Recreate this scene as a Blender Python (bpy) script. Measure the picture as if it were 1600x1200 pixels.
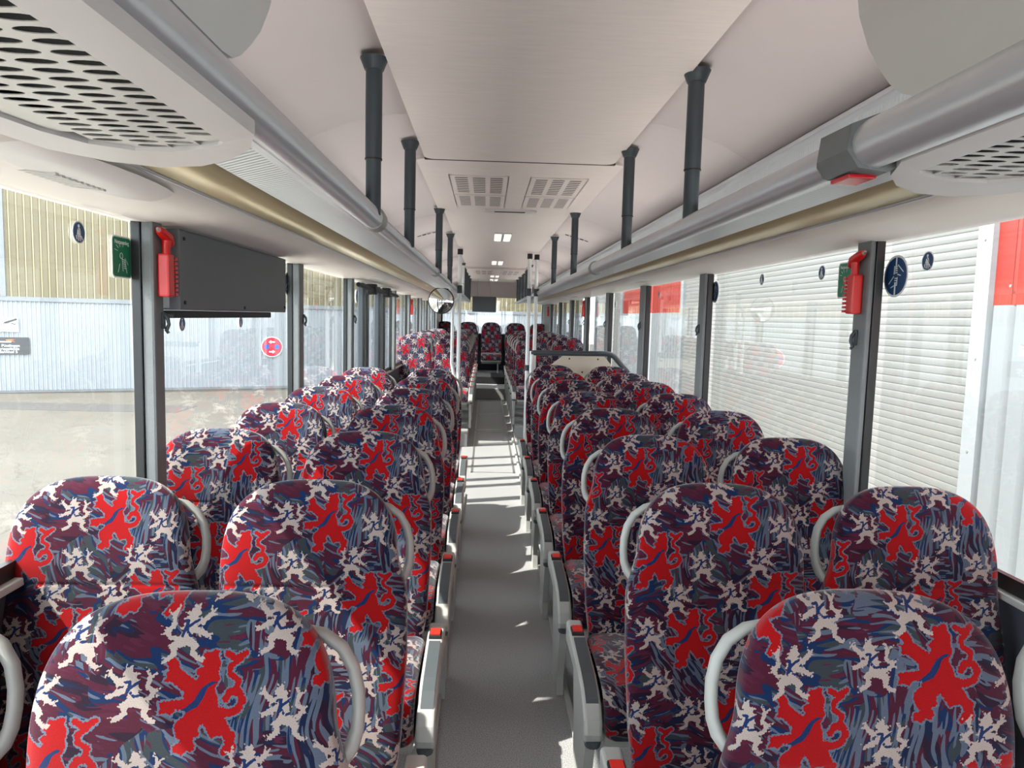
import bpy, bmesh, math, random
import numpy as np
from mathutils import Vector, Matrix, Euler
random.seed(4)
sc = bpy.context.scene
for o in list(bpy.data.objects): bpy.data.objects.remove(o)
COL = sc.collection
PI = math.pi

# ------------------------------------------------------------------ camera
FPX = 1110.0
YAW, PITCH, ROLL = math.radians(2.19), math.radians(5.36), math.radians(1.48)
cam = bpy.data.cameras.new('camera'); cam_o = bpy.data.objects.new('camera', cam); COL.objects.link(cam_o)
cam.sensor_fit = 'HORIZONTAL'; cam.sensor_width = 36.0; cam.lens = FPX / 1600 * 36.0
cam.clip_start = 0.02; cam.clip_end = 300
fwd = Vector((math.sin(YAW) * math.cos(PITCH), math.cos(YAW) * math.cos(PITCH), -math.sin(PITCH)))
right0 = Vector((math.cos(YAW), -math.sin(YAW), 0)); up0 = right0.cross(fwd)
# the picture is turned clockwise: the camera itself is rolled counter-clockwise
rgt = right0 * math.cos(ROLL) + up0 * math.sin(ROLL)
upv = up0 * math.cos(ROLL) - right0 * math.sin(ROLL)
R = Matrix((rgt, upv, -fwd)).transposed()
cam_o.matrix_world = Matrix.Translation((-0.12, 0, 1.5)) @ R.to_4x4()
sc.camera = cam_o

# ------------------------------------------------------------------ light
def srgb(r, g, b):
    f = lambda c: (c / 12.92) if c <= 0.04045 else ((c + 0.055) / 1.055) ** 2.4
    return (f(r / 255), f(g / 255), f(b / 255), 1.0)
wd = bpy.data.worlds.new('sky'); sc.world = wd; wd.use_nodes = True
bg = wd.node_tree.nodes['Background']
bg.inputs[0].default_value = (0.86, 0.93, 1.0, 1); bg.inputs[1].default_value = 2.6
sun = bpy.data.lights.new('sun', 'SUN'); sun.energy = 4.2; sun.angle = math.radians(0.6); sun.color = (1.0, 0.95, 0.87)
sun_o = bpy.data.objects.new('sun', sun); COL.objects.link(sun_o)
SUN_DIR = Vector((0.64, 0.20, -0.74)).normalized()
sun_o.rotation_euler = SUN_DIR.to_track_quat('-Z', 'Y').to_euler(); sun_o.location = (-8, -3, 12)
vs = sc.view_settings
vs.view_transform = 'Standard'; vs.look = 'None'; vs.gamma = 1.0; vs.use_curve_mapping = False
vs.exposure = 1.6

# ------------------------------------------------------------------ materials
class NT:
    def __init__(s, m): s.t = m.node_tree
    def n(s, typ, **k):
        nd = s.t.nodes.new(typ)
        for a, v in k.items(): setattr(nd, a, v)
        return nd
    def l(s, a, b): s.t.links.new(a, b)
    def val(s, x, sock):
        if hasattr(x, 'is_output'): s.l(x, sock)
        else: sock.default_value = x
    def math(s, op, a, b=0.0, c=None):
        nd = s.n('ShaderNodeMath', operation=op)
        s.val(a, nd.inputs[0]); s.val(b, nd.inputs[1])
        if c is not None: s.val(c, nd.inputs[2])
        return nd.outputs[0]
    def mix(s, f, a, b):
        nd = s.n('ShaderNodeMix', data_type='RGBA')
        s.val(f, nd.inputs[0]); s.val(a, nd.inputs[6]); s.val(b, nd.inputs[7])
        return nd.outputs[2]

def mat(name, col, rough=0.5, metal=0.0, var=0.06, vscale=6.0, bump=0.0, bscale=200.0, spec=0.5, emit=0.0, aniso=None, wave=None):
    """plain procedural material: colour with slow noise variation, fine noise or wave relief"""
    m = bpy.data.materials.new(name); m.use_nodes = True; q = NT(m)
    b = m.node_tree.nodes['Principled BSDF']
    tc = q.n('ShaderNodeTexCoord')
    nz = q.n('ShaderNodeTexNoise'); nz.inputs['Scale'].default_value = vscale; nz.inputs['Detail'].default_value = 4
    vec = tc.outputs['Object']
    if aniso:
        mp = q.n('ShaderNodeMapping'); mp.inputs['Scale'].default_value = aniso; q.l(vec, mp.inputs[0]); vec2 = mp.outputs[0]
    else: vec2 = vec
    q.l(vec2, nz.inputs['Vector'])
    c = col
    d = tuple(max(0, x * (1 - 2 * var)) for x in c[:3]) + (1,)
    e = tuple(min(1, x * (1 + 1.2 * var)) for x in c[:3]) + (1,)
    q.l(q.mix(nz.outputs[0], d, e), b.inputs['Base Color'])
    b.inputs['Roughness'].default_value = rough; b.inputs['Metallic'].default_value = metal
    b.inputs['Specular IOR Level'].default_value = spec
    if bump:
        nb = q.n('ShaderNodeTexNoise'); nb.inputs['Scale'].default_value = bscale; nb.inputs['Detail'].default_value = 2
        q.l(vec2, nb.inputs['Vector'])
        bp = q.n('ShaderNodeBump'); bp.inputs['Strength'].default_value = bump; bp.inputs['Distance'].default_value = 0.002
        q.l(nb.outputs[0], bp.inputs['Height']); q.l(bp.outputs[0], b.inputs['Normal'])
    if wave:
        direction, sc_, st = wave
        wv = q.n('ShaderNodeTexWave', bands_direction=direction); wv.inputs['Scale'].default_value = sc_
        q.l(vec, wv.inputs['Vector'])
        bp = q.n('ShaderNodeBump'); bp.inputs['Strength'].default_value = st; bp.inputs['Distance'].default_value = 0.003
        q.l(wv.outputs[1], bp.inputs['Height']); q.l(bp.outputs[0], b.inputs['Normal'])
    if emit:
        b.inputs['Emission Color'].default_value = (1, 0.96, 0.9, 1); b.inputs['Emission Strength'].default_value = emit
    return m

def glass_mat(name, tint, refl=1.0):
    m = bpy.data.materials.new(name); m.use_nodes = True; q = NT(m)
    for nd in list(m.node_tree.nodes): m.node_tree.nodes.remove(nd)
    out = q.n('ShaderNodeOutputMaterial'); mx = q.n('ShaderNodeMixShader')
    tr = q.n('ShaderNodeBsdfTransparent'); tr.inputs[0].default_value = tint
    gl = q.n('ShaderNodeBsdfGlossy'); gl.inputs['Roughness'].default_value = 0.0; gl.inputs[0].default_value = (1, 1, 1, 1)
    lw = q.n('ShaderNodeLayerWeight'); lw.inputs[0].default_value = 0.5
    # facing output runs 0 (head-on) to 1 (grazing): Schlick
    p = q.math('POWER', lw.outputs['Facing'], 5.0)
    f = q.math('MULTIPLY_ADD', p, 0.9 * refl, 0.045 * refl)
    q.l(f, mx.inputs[0]); q.l(tr.outputs[0], mx.inputs[1]); q.l(gl.outputs[0], mx.inputs[2]); q.l(mx.outputs[0], out.inputs[0])
    return m

def fabric_mat():
    m = bpy.data.materials.new('lion_moquette'); m.use_nodes = True; q = NT(m)
    b = m.node_tree.nodes['Principled BSDF']
    ap = q.n('ShaderNodeAttribute', attribute_name='pat'); uv = q.n('ShaderNodeAttribute', attribute_name='puv')
    sp = q.n('ShaderNodeSeparateXYZ'); q.l(ap.outputs['Vector'], sp.inputs[0])
    jn = q.n('ShaderNodeTexNoise'); jn.inputs['Scale'].default_value = 330; jn.inputs['Detail'].default_value = 0; q.l(uv.outputs['Vector'], jn.inputs['Vector'])
    jag = q.math('MULTIPLY_ADD', jn.outputs[0], 0.44, -0.22)
    r = q.math('ADD', sp.outputs[0], jag); w = q.math('ADD', sp.outputs[1], jag)
    bl = q.math('ADD', sp.outputs[2], q.math('MULTIPLY', jag, 0.25))
    red = q.math('LESS_THAN', r, 0.0); edge = q.math('LESS_THAN', r, 0.24); whi = q.math('LESS_THAN', w, 0.0); blu = q.math('LESS_THAN', bl, 0.0)
    # brush strokes: patches of stretched noise, each patch with a heading of its own
    wn = q.n('ShaderNodeTexNoise'); wn.inputs['Scale'].default_value = 9; wn.inputs['Detail'].default_value = 1; q.l(uv.outputs['Vector'], wn.inputs['Vector'])
    def warp(k):
        va = q.n('ShaderNodeVectorMath', operation='MULTIPLY_ADD')
        q.l(wn.outputs['Color'], va.inputs[0]); va.inputs[1].default_value = (k, k, 0); q.l(uv.outputs['Vector'], va.inputs[2]); return va.outputs[0]
    vo = q.n('ShaderNodeTexVoronoi'); vo.inputs['Scale'].default_value = 9; q.l(warp(.22), vo.inputs['Vector'])
    sx = q.n('ShaderNodeSeparateXYZ'); q.l(vo.outputs['Color'], sx.inputs[0])
    ang = q.math('MULTIPLY_ADD', sx.outputs[0], 2.4, -0.5)
    vr = q.n('ShaderNodeVectorRotate', rotation_type='Z_AXIS'); q.l(warp(.05), vr.inputs['Vector']); q.l(ang, vr.inputs['Angle'])
    def streak(a, b, off, det):
        mp = q.n('ShaderNodeMapping'); mp.inputs['Scale'].default_value = (a, b, 1); mp.inputs['Location'].default_value = (off, off * 2.3, 0); q.l(vr.outputs[0], mp.inputs[0])
        n1 = q.n('ShaderNodeTexNoise'); n1.inputs['Scale'].default_value = 1.0; n1.inputs['Detail'].default_value = det; q.l(mp.outputs[0], n1.inputs['Vector']); return n1.outputs[0]
    fld = q.math('ADD', streak(9, 34, 0.0, 1.0), q.math('MULTIPLY_ADD', sx.outputs[1], 0.22, -0.11))
    cr = q.n('ShaderNodeValToRGB'); cr.color_ramp.interpolation = 'CONSTANT'; q.l(fld, cr.inputs[0])
    pal = [(0.0, srgb(70, 80, 86)), (0.36, srgb(24, 54, 104)), (0.42, srgb(94, 34, 58)), (0.56, srgb(54, 32, 56)), (0.64, srgb(30, 44, 82))]
    e = cr.color_ramp.elements
    e[0].position, e[0].color = pal[0]; e[1].position, e[1].color = pal[1]
    for pos, c in pal[2:]:
        x = e.new(pos); x.color = c
    st = q.math('ADD', streak(17, 120, 3.1, 1.5), q.math('MULTIPLY_ADD', sx.outputs[2], 0.16, -0.08))
    c0 = q.mix(q.math('GREATER_THAN', st, 0.585), cr.outputs[0], srgb(112, 124, 146))
    c0 = q.mix(q.math('LESS_THAN', st, 0.36), c0, srgb(104, 40, 68))
    c = c0
    c = q.mix(edge, c, srgb(128, 142, 164)); c = q.mix(red, c, srgb(206, 20, 26)); c = q.mix(whi, c, srgb(222, 204, 196))
    both = q.math('MULTIPLY', blu, q.math('MAXIMUM', red, whi))
    c = q.mix(both, c, srgb(38, 62, 118))
    # weave
    tn = q.n('ShaderNodeTexNoise'); tn.inputs['Scale'].default_value = 900; q.l(uv.outputs['Vector'], tn.inputs['Vector'])
    k = q.math('MULTIPLY_ADD', tn.outputs[0], 0.46, 0.17)
    vm = q.n('ShaderNodeVectorMath', operation='SCALE'); q.l(c, vm.inputs[0]); q.l(k, vm.inputs['Scale'])
    q.l(vm.outputs[0], b.inputs['Base Color'])
    b.inputs['Roughness'].default_value = 0.95; b.inputs['Specular IOR Level'].default_value = 0.1
    b.inputs['Sheen Weight'].default_value = 0.35; b.inputs['Sheen Roughness'].default_value = 0.4
    bp = q.n('ShaderNodeBump'); bp.inputs['Strength'].default_value = 0.35; bp.inputs['Distance'].default_value = 0.0012
    q.l(tn.outputs[0], bp.inputs['Height']); q.l(bp.outputs[0], b.inputs['Normal'])
    return m

def floor_mat():
    m = bpy.data.materials.new('speckled_vinyl'); m.use_nodes = True; q = NT(m)
    b = m.node_tree.nodes['Principled BSDF']; tc = q.n('ShaderNodeTexCoord')
    n1 = q.n('ShaderNodeTexNoise'); n1.inputs['Scale'].default_value = 260; n1.inputs['Detail'].default_value = 2; q.l(tc.outputs['Object'], n1.inputs['Vector'])
    n2 = q.n('ShaderNodeTexNoise'); n2.inputs['Scale'].default_value = 3; n2.inputs['Detail'].default_value = 5; q.l(tc.outputs['Object'], n2.inputs['Vector'])
    cr = q.n('ShaderNodeValToRGB'); q.l(n1.outputs[0], cr.inputs[0])
    cr.color_ramp.elements[0].position = 0.35; cr.color_ramp.elements[0].color = srgb(104, 104, 106)
    cr.color_ramp.elements[1].position = 0.62; cr.color_ramp.elements[1].color = srgb(178, 178, 180)
    q.l(q.mix(q.math('MULTIPLY', n2.outputs[0], 0.35), cr.outputs[0], srgb(166, 164, 160)), b.inputs['Base Color'])
    b.inputs['Roughness'].default_value = 0.42
    return m

def ground_mat():
    m = bpy.data.materials.new('concrete_yard'); m.use_nodes = True; q = NT(m)
    b = m.node_tree.nodes['Principled BSDF']; tc = q.n('ShaderNodeTexCoord')
    n1 = q.n('ShaderNodeTexNoise'); n1.inputs['Scale'].default_value = 0.6; n1.inputs['Detail'].default_value = 8; q.l(tc.outputs['Object'], n1.inputs['Vector'])
    v = q.n('ShaderNodeTexVoronoi', feature='DISTANCE_TO_EDGE'); v.inputs['Scale'].default_value = 0.45
    n3 = q.n('ShaderNodeTexNoise'); n3.inputs['Scale'].default_value = 2.0; n3.inputs['Detail'].default_value = 6; q.l(tc.outputs['Object'], n3.inputs['Vector'])
    va = q.n('ShaderNodeVectorMath', operation='MULTIPLY_ADD'); q.l(n3.outputs['Color'], va.inputs[0]); va.inputs[1].default_value = (1.2, 1.2, 0); q.l(tc.outputs['Object'], va.inputs[2])
    q.l(va.outputs[0], v.inputs['Vector'])
    crack = q.math('LESS_THAN', v.outputs['Distance'], 0.006)
    base = q.mix(n1.outputs[0], srgb(68, 63, 56), srgb(88, 83, 75))
    q.l(q.mix(q.math('MULTIPLY', crack, 0.6), base, srgb(54, 50, 45)), b.inputs['Base Color'])
    b.inputs['Roughness'].default_value = 0.9
    return m

M = {}
M['fabric'] = fabric_mat(); M['vinyl'] = floor_mat(); M['ground'] = ground_mat()
M['ceil'] = mat('ceiling_felt', srgb(226, 216, 211), 0.9, var=0.05, vscale=9, aniso=(1, 9, 1), bump=0.15, bscale=120)
M['ceil_side'] = mat('ceiling_side_vinyl', srgb(216, 205, 204), 0.75, var=0.03, vscale=2)
M['rack'] = mat('rack_fascia', srgb(222, 213, 206), 0.32, metal=0.0, var=0.03, vscale=3, wave=('Y', 45, 0.10))
M['ribbed'] = mat('rack_ribbed_sheet', srgb(196, 200, 203), 0.35, metal=0.2, var=0.03, wave=('DIAGONAL', 34, 0.35))
M['gold'] = mat('rack_bronze_strip', srgb(176, 160, 130), 0.35, metal=0.25, var=0.05, aniso=(40, 1, 1), vscale=3)
M['alu'] = mat('satin_aluminium', srgb(206, 208, 212), 0.32, metal=0.55, var=0.03)
M['shell'] = mat('grey_white_plastic', srgb(208, 202, 200), 0.45, var=0.03)
M['locker'] = mat('locker_plastic', srgb(216, 215, 212), 0.6, var=0.02)
M['perf'] = mat('perforated_sheet', srgb(196, 192, 188), 0.4, metal=0.3, var=0.04)
M['dark'] = mat('matt_black', (0.012, 0.012, 0.014, 1), 0.6, var=0.1)
M['void'] = mat('dark_recess', (0.012, 0.012, 0.014, 1), 0.8, var=0.1)
M['pole'] = mat('anthracite_coating', srgb(58, 66, 72), 0.42, var=0.05, vscale=20)
M['white_pole'] = mat('white_coating', srgb(226, 228, 228), 0.35, var=0.03)
M['pillar'] = mat('pillar_plastic', srgb(116, 119, 120), 0.6, var=0.06, vscale=30, bump=0.25, bscale=250)
M['seal'] = mat('black_rubber', (0.010, 0.011, 0.012, 1), 0.4, var=0.1)
M['wall'] = mat('side_lining', srgb(66, 70, 80), 0.85, var=0.08, bump=0.2)
M['greyplast'] = mat('handle_grey', srgb(150, 150, 146), 0.5, var=0.04)
M['armshell'] = mat('armrest_shell', srgb(176, 176, 172), 0.4, var=0.04)
M['backshell'] = mat('seat_back_shell', srgb(96, 98, 100), 0.55, var=0.05)
M['pad'] = mat('armrest_pad', srgb(72, 78, 82), 0.6, var=0.05)
M['red'] = mat('red_plastic', srgb(206, 26, 24), 0.32, var=0.05)
M['redbtn'] = mat('buckle_red', srgb(214, 44, 30), 0.4, var=0.05)
M['redlens'] = mat('red_lens', srgb(196, 18, 34), 0.2, var=0.05)
M['display'] = mat('display_box_grey', srgb(98, 102, 106), 0.55, var=0.04)
M['screen'] = mat('dark_screen', srgb(66, 70, 74), 0.35, var=0.04)
M['cream'] = mat('partition_laminate', srgb(196, 190, 172), 0.5, var=0.03)
M['glass'] = glass_mat('window_glass', (0.955, 0.975, 0.965, 1))
M['blue'] = mat('sticker_blue', srgb(24, 66, 112), 0.4, var=0.04)
M['white'] = mat('print_white', srgb(236, 236, 234), 0.5, var=0.02)
M['green'] = mat('sticker_green', srgb(22, 120, 84), 0.4, var=0.04)
M['orange'] = mat('print_orange', srgb(232, 120, 60), 0.5, var=0.03)
M['black_sign'] = mat('sign_anthracite', srgb(62, 62, 66), 0.5, var=0.03)
M['signblue'] = mat('sign_blue', srgb(30, 90, 190), 0.5, var=0.03)
M['signred'] = mat('sign_red', srgb(206, 40, 60), 0.5, var=0.03)
M['clad'] = mat('white_cladding', srgb(151, 155, 159), 0.5, var=0.03, vscale=1)  # lighter than cladr; weak sun on this wall is made up in the colour
M['cladr'] = mat('white_ribbed_sheet', srgb(116, 119, 122), 0.5, var=0.03, vscale=1)  # same white, painted darker to offset the direct sun on this hall
M['cladyel'] = mat('translucent_sheet', srgb(118, 108, 84), 0.5, var=0.2, vscale=0.7)
M['cladrib'] = mat('sheet_rib', srgb(154, 145, 114), 0.5, var=0.04)
M['cladred'] = mat('red_cladding', srgb(130, 34, 24), 0.5, var=0.03, vscale=1)
M['slat'] = mat('shutter_slat', srgb(112, 112, 110), 0.45, var=0.03, vscale=1)
M['trimwhite'] = mat('white_flashing', srgb(128, 131, 134), 0.5, var=0.02)
M['lamp'] = mat('lamp_lens', srgb(236, 228, 218), 0.25, var=0.05, emit=0.25)
M['slot'] = mat('slot_shade', srgb(96, 100, 98), 0.8, var=0.05)
M['led'] = mat('led_diffuser', srgb(240, 236, 230), 0.4, var=0.02, emit=4.2)  # emissive material for the added strips that brighten the ceiling
M['mirror'] = mat('mirror_silver', (0.9, 0.9, 0.9, 1), 0.03, metal=1.0, var=0.0)
M['steel'] = mat('steel', srgb(190, 190, 186), 0.3, metal=0.8, var=0.04)

# ------------------------------------------------------------------ mesh helpers
class MB:
    def __init__(s): s.v = []; s.f = []; s.sm = []
    def add(s, vs, fs, smooth=False):
        k = len(s.v); s.v += [tuple(p) for p in vs]; s.f += [tuple(i + k for i in f) for f in fs]; s.sm += [smooth] * len(fs); return s
    def box(s, x0, x1, y0, y1, z0, z1, bev=0.0):
        if bev > 0:
            bm = bmesh.new(); bmesh.ops.create_cube(bm, size=1)
            for v in bm.verts:
                v.co = ((x0 + x1) / 2 + v.co.x * (x1 - x0), (y0 + y1) / 2 + v.co.y * (y1 - y0), (z0 + z1) / 2 + v.co.z * (z1 - z0))
            bmesh.ops.bevel(bm, geom=bm.edges[:], offset=bev, segments=2, affect='EDGES', profile=0.6)
            bm.verts.index_update()
            s.add([v.co[:] for v in bm.verts], [[v.index for v in f.verts] for f in bm.faces], False); bm.free(); return s
        vs_ = [(x, y, z) for z in (z0, z1) for y in (y0, y1) for x in (x0, x1)]
        return s.add(vs_, [(0, 2, 3, 1), (4, 5, 7, 6), (0, 1, 5, 4), (2, 6, 7, 3), (0, 4, 6, 2), (1, 3, 7, 5)])
    def tube(s, pts, r, n=14, cap=True, sx=1.0):
        pts = [Vector(p) for p in pts]; rs = r if isinstance(r, (list, tuple)) else [r] * len(pts)
        rings = []; nrm = None
        for i, p in enumerate(pts):
            t = (pts[min(i + 1, len(pts) - 1)] - pts[max(i - 1, 0)]).normalized()
            if nrm is None:
                a = Vector((0, 0, 1)) if abs(t.z) < 0.9 else Vector((1, 0, 0)); nrm = t.cross(a).normalized()
            nrm = (nrm - t * nrm.dot(t)).normalized(); bn = t.cross(nrm)
            rings.append([p + nrm * (rs[i] * math.cos(2 * PI * k / n) * sx) + bn * (rs[i] * math.sin(2 * PI * k / n)) for k in range(n)])
        vs_ = [v for rg in rings for v in rg]
        fs = [(i * n + k, i * n + (k + 1) % n, (i + 1) * n + (k + 1) % n, (i + 1) * n + k) for i in range(len(pts) - 1) for k in range(n)]
        s.add(vs_, fs, True)
        if cap:
            s.add(rings[0], [tuple(range(n - 1, -1, -1))]); s.add(rings[-1], [tuple(range(n))])
        return s
    def prism(s, poly, a0, a1, axis='x', smooth=False):
        """poly: 2-D outline; extruded along axis from a0 to a1"""
        def P(a, p):
            return {'x': (a, p[0], p[1]), 'y': (p[0], a, p[1]), 'z': (p[0], p[1], a)}[axis]
        n = len(poly)
        s.add([P(a0, p) for p in poly] + [P(a1, p) for p in poly], [(i, (i + 1) % n, n + (i + 1) % n, n + i) for i in range(n)], smooth)
        s.add([P(a0, p) for p in poly], [tuple(range(n - 1, -1, -1))]); s.add([P(a1, p) for p in poly], [tuple(range(n))])
        return s
    def sheet(s, prof, y0, y1, th=0.006, smooth=True, ny=1):
        """open profile of (x, z) run along y, with thickness upwards"""
        n = len(prof); vs_ = []
        for j in range(ny + 1):
            y = y0 + (y1 - y0) * j / ny
            vs_ += [(p[0], y, p[1]) for p in prof] + [(p[0], y, p[1] + th) for p in prof]
        fs = []
        for j in range(ny):
            a = j * 2 * n; b = a + 2 * n
            for i in range(n - 1):
                fs.append((a + i, a + i + 1, b + i + 1, b + i)); fs.append((a + n + i, b + n + i, b + n + i + 1, a + n + i + 1))
            fs.append((a, b, b + n, a + n)); fs.append((a + n - 1, a + 2 * n - 1, b + 2 * n - 1, b + n - 1))
        e = ny * 2 * n
        for i in range(n - 1):
            fs.append((i, n + i, n + i + 1, i + 1)); fs.append((e + i, e + i + 1, e + n + i + 1, e + n + i))
        return s.add(vs_, fs, smooth)
    def mesh(s, name):
        me = bpy.data.meshes.new(name); me.from_pydata(s.v, [], s.f); me.polygons.foreach_set('use_smooth', s.sm)
        bm = bmesh.new(); bm.from_mesh(me); bmesh.ops.recalc_face_normals(bm, faces=bm.faces[:]); bm.to_mesh(me); bm.free(); me.update(); return me
    def obj(s, name, m, parent=None, loc=None): return mk(name, s.mesh(name), m, parent, loc)

def mk(name, me, m=None, parent=None, loc=None):
    o = bpy.data.objects.new(name, me); COL.objects.link(o)
    if m is not None and not me.materials: me.materials.append(M[m] if isinstance(m, str) else m)
    if parent: o.parent = parent
    if loc: o.location = loc
    return o
def empty(name, loc=(0, 0, 0), rz=0.0):
    o = bpy.data.objects.new(name, None); COL.objects.link(o); o.location = loc; o.rotation_euler = (0, 0, rz); o.empty_display_size = 0.05; return o
def tag(o, label, cat, group=None):
    o['label'] = label; o['category'] = cat
    if group: o['group'] = group
    return o
def struct(o): o['kind'] = 'structure'; return o
def rot_obj(o, e): o.rotation_euler = e; return o
ORD = ['first', 'second', 'third', 'fourth', 'fifth', 'sixth', 'seventh', 'eighth', 'ninth', 'tenth']

# ================================================================== STRUCTURE
XL, XR = -1.19, 1.19
Y0, Y1 = -1.9, 15.9
# ---- floor
fl = struct(mk('floor', MB().box(XL - .06, XR + .06, Y0, Y1, -.12, 0).mesh('floor'), 'vinyl'))
# raised side plinths and steps of the rear part
MB().box(XL, -.31, 8.1, 15.9, 0.0, .15, .008).obj('plinth', 'vinyl', fl)
MB().box(.26, XR, 8.75, 15.9, 0.0, .15, .008).obj('plinth', 'vinyl', fl)
MB().box(-.31, .26, 12.87, 15.9, 0.0, .2, .01).obj('step', 'vinyl', fl)
MB().box(-.31, .26, 13.75, 15.9, .2, .34, .01).obj('step', 'void', fl)
for (ya, yb, i) in ((6.75, 9.25, 0), (9.38, 10.9, 0), (11.0, 12.7, 0)):
    x0, x1 = -.24, .19
    MB().box(x0, x1, ya, ya + .02, 0, .004).box(x0, x1, yb - .02, yb, 0, .004).box(x0, x0 + .02, ya, yb, 0, .004).box(x1 - .02, x1, ya, yb, 0, .004).obj('hatch_frame', 'steel', fl)
MB().box(-.285, -.262, Y0 + .5, 5.9, 0, .02, .004).obj('edge_strip', 'armshell', fl)
MB().box(.222, .245, Y0 + .5, 8.7, 0, .02, .004).obj('edge_strip', 'armshell', fl)

# ---- side walls below the windows, pillars, sills, panes
def side(s, name, pillars, panes, zt, sill):
    w = struct(mk(name, MB().box(min(s * 1.19, s * 1.25), max(s * 1.19, s * 1.25), Y0, Y1, 0, sill).mesh(name), 'wall'))
    lo, hi = (s * 1.15, s * 1.187); lo, hi = min(lo, hi), max(lo, hi)
    MB().box(lo, hi, Y0, Y1, sill - .006, sill + .012, .004).obj('window_sill', 'armshell', w)
    MB().box(min(s * 1.17, s * 1.186), max(s * 1.17, s * 1.186), Y0, Y1, sill + .012, sill + .05).obj('lower_seal', 'seal', w)
    for (ya, yb) in pillars:
        pd_ = 1.157 if s < 0 else 1.138
        p0, p1 = sorted((s * 1.12, s * pd_))
        MB().box(p0, p1, ya, yb, sill + .012, zt + .05, .008).obj('window_pillar', 'pillar', w)
        q0, q1 = sorted((s * pd_, s * (pd_ + .028)))
        if s > 0: MB().box(1.166, 1.187, ya + .045, yb + .01, sill + .012, zt + .05, .003).obj('rubber_seal', 'seal', w)
        MB().box(q0, q1, ya - .004, yb + .004, sill + .012, zt + .05, .003).obj('rubber_seal', 'seal', w)
    # header above the glass up to the roof
    h0, h1 = sorted((s * 1.17, s * 1.25))
    MB().box(h0, h1, Y0, Y1, zt + .02, 2.42).obj('wall_header', 'ceil_side', w)
    return w
PL = [(2.19, 2.255), (3.86, 3.955), (5.35, 5.45), (7.85, 7.97), (9.35, 9.46), (11.0, 11.12), (12.6, 12.72), (14.5, 15.84)]
PR = [(2.288, 2.377), (4.045, 4.156), (5.61, 5.77), (7.3, 7.43), (8.92, 9.05), (10.55, 10.67), (12.2, 12.32), (13.9, 15.84)]
wl = side(-1, 'wall_left', PL, None, 1.755, .875)
wr = side(1, 'wall_right', PR, None, 1.775, .85)
wn = 0
for s, P, zt, sill in ((-1, PL, 1.755, .875), (1, PR, 1.775, .85)):
    ends = [Y0 + .1] + [v for ab in P for v in ab]
    for i in range(0, len(ends) - 1, 2):
        a, b = ends[i], ends[i + 1]
        if b - a < .3: continue
        wn += 1
        x0, x1 = sorted((s * 1.187, s * 1.192))
        z0 = sill if not (s < 0 and 5.7 < a < 5.8) else sill
        struct(mk('window_%d' % wn, MB().box(x0, x1, a, b, z0, zt + .04).mesh('pane'), 'glass'))
# ---- door on the left: two leaves with dark frames
dr = struct(empty('door_1', (0, 0, 0)))
for (ya, yb) in ((5.85, 6.2), (6.7, 7.2)):
    MB().box(-1.17, -1.12, ya, ya + .09, .05, 1.75, .01).obj('door_post', 'pole', dr)
    MB().box(-1.185, -1.13, yb - .1, yb, .05, 1.75, .01).obj('door_post', 'seal', dr)
MB().tube([(-1.10, 5.5, 1.72), (-1.08, 6.1, 1.70), (-1.08, 7.7, 1.695)], .018, 10).obj('actuator_bar', 'dark', dr)
MB().box(-1.13, -1.05, 6.05, 6.13, 1.66, 1.75, .01).obj('hinge_block', 'dark', dr)
MB().box(-1.13, -1.05, 6.9, 7.0, 1.66, 1.75, .01).obj('hinge_block', 'dark', dr)

# ---- front end (behind the camera): windscreen opening
wf = struct(mk('wall_front', MB().box(-1.25, 1.25, Y0 - .06, Y0, -.1, .75).box(-1.25, 1.25, Y0 - .06, Y0, 2.3, 2.42).box(-1.25, -1.12, Y0 - .06, Y0, .75, 2.3).box(1.12, 1.25, Y0 - .06, Y0, .75, 2.3).mesh('wall_front'), 'wall'))
wn += 1; struct(mk('window_%d' % wn, MB().box(-1.12, 1.12, Y0 - .04, Y0 - .03, .75, 2.3).mesh('windscreen'), 'glass'))
# ---- rear wall with the wide rear window
wb = struct(mk('wall_rear', MB().box(-1.25, 1.25, 15.85, 15.95, 0, 1.13).box(-1.25, 1.25, 15.85, 15.95, 1.93, 2.42).box(-1.25, -1.10, 15.85, 15.95, 1.13, 1.93).box(1.12, 1.25, 15.85, 15.95, 1.13, 1.93).mesh('wall_rear'), 'wall'))
MB().box(-1.17, 1.17, 15.83, 15.85, 1.92, 2.3, .004).obj('header_panel', 'ceil_side', wb)
MB().box(-1.15, -1.085, 15.8, 15.85, 1.10, 1.95, .01).obj('rubber_seal', 'seal', wb)
MB().box(1.105, 1.17, 15.8, 15.85, 1.10, 1.95, .01).obj('rubber_seal', 'seal', wb)
MB().box(-1.15, 1.17, 15.78, 15.85, .75, 1.12, .01).obj('lower_panel', 'dark', wb)
wn += 1; struct(mk('window_%d' % wn, MB().box(-1.10, 1.12, 15.89, 15.896, 1.13, 1.93).mesh('rear_pane'), 'glass'))

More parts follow.
